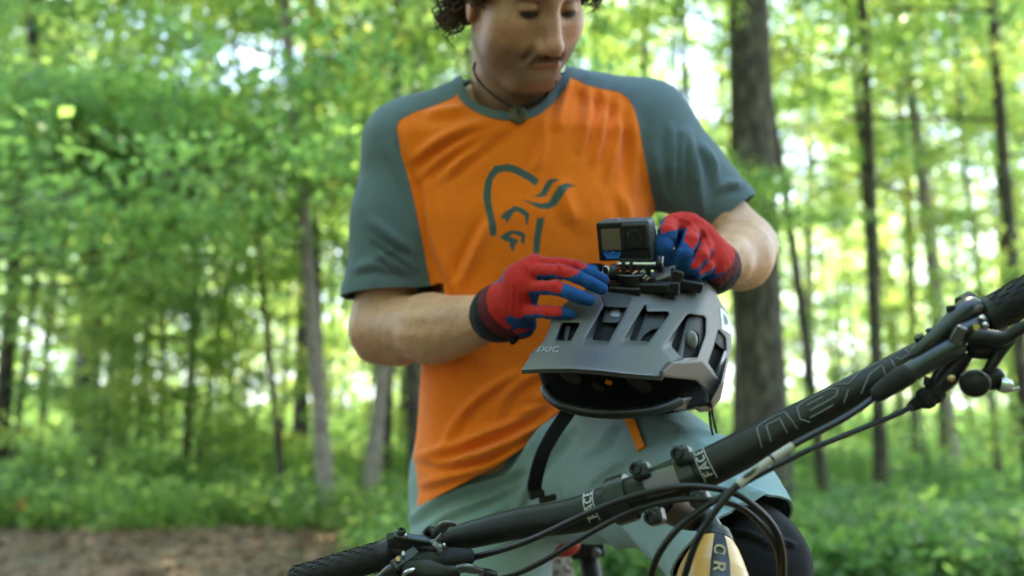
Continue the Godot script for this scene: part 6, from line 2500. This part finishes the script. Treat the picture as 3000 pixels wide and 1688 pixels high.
func build_right_controls(root: Node3D) -> void:
	grip(root, rig(2912, 918, 0.785), rig(3260, 720, 0.765), 0.0158, true)
	var seg := func(list: Array) -> Array:
		var p := []
		for q in list:
			var c := z5(q[0], q[1])
			var v := rig(c.x, c.y, q[2])
			p.append(Vector4(v.x, v.y, v.z, q[3]))
		return p
	var lever := Node3D.new()
	lever.name = "brake_lever"
	root.add_child(lever, true)
	var place := func(x: float, y: float, d: float) -> Vector3:
		var c := z5(x, y)
		return rig(c.x, c.y, d)
	put("clamp_bar", tube(seg.call([[1400, 265, 0.772, 0.0075], [1330, 270, 0.768, 0.0088], [1240, 340, 0.764, 0.0086], [900, 650, 0.760, 0.0066], [720, 800, 0.760, 0.0052], [685, 830, 0.762, 0.0030]]), 14, true, 4), mats.anodised, lever)
	put("clamp", tube(seg.call([[1300, 330, 0.785, 0.0150], [1420, 262, 0.785, 0.0150]]), 18), mats.dark_metal, lever)
	put("bolt", lathe(place.call(1130, 325, 0.764), (place.call(1110, 200, 0.764) - place.call(1130, 325, 0.764)).normalized(), [Vector2(-0.004, 0.0040), Vector2(0.003, 0.0044), Vector2(0.0052, 0.0040), Vector2(0.0052, 0)], 14), mats.dark_metal, lever)
	put("bolt", lathe(place.call(880, 560, 0.764), Vector3(-0.5, 0.85, 0.1), [Vector2(-0.004, 0.0030), Vector2(0.003, 0.0032), Vector2(0.004, 0)], 12), mats.dark_metal, lever)
	put("bolt", lathe(place.call(770, 650, 0.766), Vector3(-0.5, 0.85, 0.1), [Vector2(-0.005, 0.0042), Vector2(0.002, 0.0046), Vector2(0.004, 0.0040), Vector2(0.004, 0)], 14), mats.dark_metal, lever)
	put("cylinder", tube(seg.call([[1190, 720, 0.760, 0.0090], [1080, 770, 0.756, 0.0098], [640, 1030, 0.755, 0.0086], [600, 1055, 0.756, 0.0080]]), 18, true, 4), mats.anodised, lever)
	put("boot", tube(seg.call([[640, 1030, 0.755, 0.0090], [560, 1080, 0.756, 0.0096], [320, 1240, 0.762, 0.0080], [240, 1285, 0.765, 0.0060]]), 16, true, 4), mats.rubber, lever)
	put("hinge", tube(seg.call([[1160, 700, 0.756, 0.0060], [1190, 570, 0.755, 0.0062], [1300, 520, 0.757, 0.0070], [1490, 430, 0.762, 0.0062]]), 12, true, 4), mats.anodised, lever)
	put("hinge_plate", rbox(frame(place.call(1185, 620, 0.748), -20, 0, -62), Vector3(0.011, 0.0042, 0.003), 0.0014), mats.alloy, lever)
	put("hinge_pin", lathe(place.call(1405, 505, 0.752), Vector3(-0.25, 0.15, 1), [Vector2(0, 0.0030), Vector2(0.002, 0.0030), Vector2(0.002, 0)], 12), mats.brass, lever)
	put("hinge_pin", ball(Transform3D(Basis.IDENTITY, place.call(1510, 475, 0.752)), Vector3(0.0026, 0.0024, 0.002), 6), mats.steel, lever)
	put("hinge_pin", ball(Transform3D(Basis.IDENTITY, place.call(1470, 400, 0.754)), Vector3(0.0030, 0.0020, 0.002), 6), mats.steel, lever)
	put("blade", tube(seg.call([[1320, 640, 0.757, 0.0060], [1450, 620, 0.752, 0.0068], [1650, 640, 0.748, 0.0064], [1780, 610, 0.746, 0.0050], [1960, 500, 0.742, 0.0042], [2300, 330, 0.735, 0.0040], [2500, 240, 0.73, 0.0036]]), 12, true, 4, 1.15, Vector3(0, 1, 0)), mats.dark_metal, lever)
	put("arm", tube(seg.call([[1350, 760, 0.765, 0.0080], [1560, 760, 0.765, 0.0085], [1760, 690, 0.765, 0.0055]]), 10, true, 4), mats.dark_metal, lever)
	var rem := Node3D.new()
	rem.name = "post_remote"
	root.add_child(rem, true)
	put("body", tube(seg.call([[1290, 800, 0.765, 0.0070], [1160, 950, 0.768, 0.0095], [1060, 1080, 0.770, 0.0105], [960, 1200, 0.772, 0.0080]]), 14, true, 4), mats.dark_metal, rem)
	put("thumb_paddle", ball(frame(place.call(1395, 1150, 0.752), -8, 6, -20), Vector3(0.0125, 0.0118, 0.006), 12), mats.rim_black, rem)
	put("paddle_edge", tube(seg.call([[1235, 1060, 0.746, 0.0010], [1330, 1010, 0.744, 0.0014], [1440, 1010, 0.744, 0.0014], [1530, 1070, 0.747, 0.0010]]), 8, true, 4), mats.alloy, rem)
	put("cam", ball(frame(place.call(1590, 1090, 0.765), 0, 0, 0), Vector3(0.011, 0.0105, 0.008), 10), mats.dark_metal, rem)
	put("link", tube(seg.call([[1540, 1010, 0.76, 0.0040], [1610, 900, 0.758, 0.0050], [1700, 760, 0.757, 0.0055], [1830, 640, 0.757, 0.0040]]), 10, true, 4), mats.dark_metal, rem)
	put("barrel", lathe(place.call(1680, 1160, 0.758), Vector3(0.92, -0.25, 0.25), [Vector2(0, 0), Vector2(0, 0.0062), Vector2(0.005, 0.0066), Vector2(0.009, 0.0050), Vector2(0.009, 0)], 16), mats.steel, rem)
	put("cable_end", tube(seg.call([[1800, 1225, 0.755, 0.0020], [1910, 1195, 0.752, 0.0020]]), 8), mats.steel, rem)
	put("spring", ball(Transform3D(Basis.IDENTITY, place.call(1125, 1090, 0.752)), Vector3(0.0036, 0.0030, 0.002), 8), mats.brass, rem)
	put("fin", tube(seg.call([[880, 1090, 0.772, 0.0050], [860, 1150, 0.772, 0.0040], [900, 1200, 0.772, 0.0030]]), 8, true, 3), mats.dark_metal, rem)
	put("boot", lathe(place.call(940, 1260, 0.772), (place.call(700, 1400, 0.775) - place.call(940, 1260, 0.772)).normalized(), [Vector2(-0.006, 0), Vector2(-0.006, 0.007), Vector2(0, 0.0095), Vector2(0.004, 0.0085), Vector2(0.007, 0.0098), Vector2(0.012, 0.0092), Vector2(0.016, 0.0060), Vector2(0.026, 0.0034), Vector2(0.026, 0)], 14), mats.rubber, rem)


func build_rear(root: Node3D) -> void:
	# saddle, seat post and the rear wheel, seen between the rider's legs
	var sc := rig(1636, 1538, 1.50)
	var rear := to_rig(Vector3(0.02, 0.37, -2.10))
	var sg := nets([cone(sc + Vector3(0, 0.004, 0.12), sc + Vector3(-0.01, 0.0, -0.02), 0.022, 0.036, 0.03, false, 1.3, Vector3.RIGHT), cone(sc + Vector3(-0.01, 0.0, -0.02), sc + Vector3(-0.02, 0.01, -0.15), 0.034, 0.040, 0.03, false, 1.8, Vector3.RIGHT)], 0.005)
	put("saddle", sg, mats.saddle_red, root)
	put("seat_rail", run([[1660, 1580, 1.42, 0.0040], [1690, 1592, 1.47, 0.0040], [1720, 1590, 1.55, 0.0040]], 8, 3), mats.dark_metal, root)
	var top := rig(1718, 1592, 1.49)
	var seat_low := to_rig(Vector3(0.16, 0.55, -1.46))
	put("seat_post", tube([Vector4(top.x, top.y, top.z, 0.0165), Vector4(seat_low.x, seat_low.y, seat_low.z, 0.0165)], 20), mats.dark_metal, root)
	put("post_clamp", rbox(frame(rig(1722, 1612, 1.472), 0, 0, -8), Vector3(0.029, 0.013, 0.018), 0.006), mats.dark_metal, root)
	put("clamp_bolt", lathe(rig(1742, 1618, 1.455), Vector3(0.25, -0.1, 1), [Vector2(0, 0.009), Vector2(0.008, 0.009), Vector2(0.010, 0.007), Vector2(0.010, 0)], 16), mats.alloy, root)
	var bb := to_rig(Vector3(0.20, 0.33, -1.32))
	var hp := rig(2098, 1585, 0.872) + (rig(2090, 1700, 0.846) - rig(2098, 1585, 0.872)).normalized() * 0.09
	put("down_tube", tube([Vector4(hp.x, hp.y, hp.z - 0.03, 0.026), Vector4(bb.x, bb.y, bb.z, 0.028)], 18), mats.gold_paint, root)
	put("seat_tube", tube([Vector4(seat_low.x, seat_low.y, seat_low.z, 0.019), Vector4(bb.x, bb.y, bb.z, 0.024)], 18), mats.gold_paint, root)
	put("chain_stay", tube([Vector4(bb.x, bb.y, bb.z, 0.015), Vector4(rear.x + 0.07, rear.y, rear.z, 0.012)], 12), mats.gold_paint, root)
	# the rear wheel: axle across, tyre with knobs
	var up := view.basis.transposed() * Vector3(-0.10, 1.0, 0.0).normalized()
	var fwd := (view.basis.transposed() * Vector3(0.16, 0, 1.0)).normalized()
	var axle := up.cross(fwd).normalized()
	up = fwd.cross(axle).normalized()
	var hub := rig(1632, 1665, 1.66) - up * 0.345 * 0.92 - fwd * 0.345 * 0.38
	for pair in 1:
		var ring := []
		for k in 65:
			var a := TAU * k / 64.0
			var q := hub + (up * cos(a) + fwd * sin(a)) * 0.335
			ring.append(Vector4(q.x, q.y, q.z, 0.029))
		var ty := put("tyre", tube(ring, 14, false), mats.tyre, root)
		var knobs := Geo.new()
		for k in 78:
			var a := TAU * k / 78.0
			var out := up * cos(a) + fwd * sin(a)
			var along := -up * sin(a) + fwd * cos(a)
			for j in 5:
				var w := (j - 2) * 0.42
				if j % 2 == k % 2:
					continue
				var dirn := out * cos(w) + axle * sin(w)
				var tang := axle * cos(w) - out * sin(w)
				var c := hub + out * 0.335 + dirn * 0.030
				knobs.add(rbox(Transform3D(Basis(tang, along, tang.cross(along)), c), Vector3(0.0050, 0.0078, 0.0036), 0.0010))
		tag(put("tread_knobs", knobs, mats.tyre, ty), "", "", "", "stuff")
		var rim := []
		for k in 49:
			var a := TAU * k / 48.0
			var q := hub + (up * cos(a) + fwd * sin(a)) * 0.297
			rim.append(Vector4(q.x, q.y, q.z, 0.012))
		put("wheel_rim", tube(rim, 8, false), mats.dark_metal, root)
		put("wheel_hub", lathe(hub - axle * 0.05, axle, [Vector2(0, 0), Vector2(0, 0.02), Vector2(0.1, 0.02), Vector2(0.1, 0)], 14), mats.dark_metal, root)
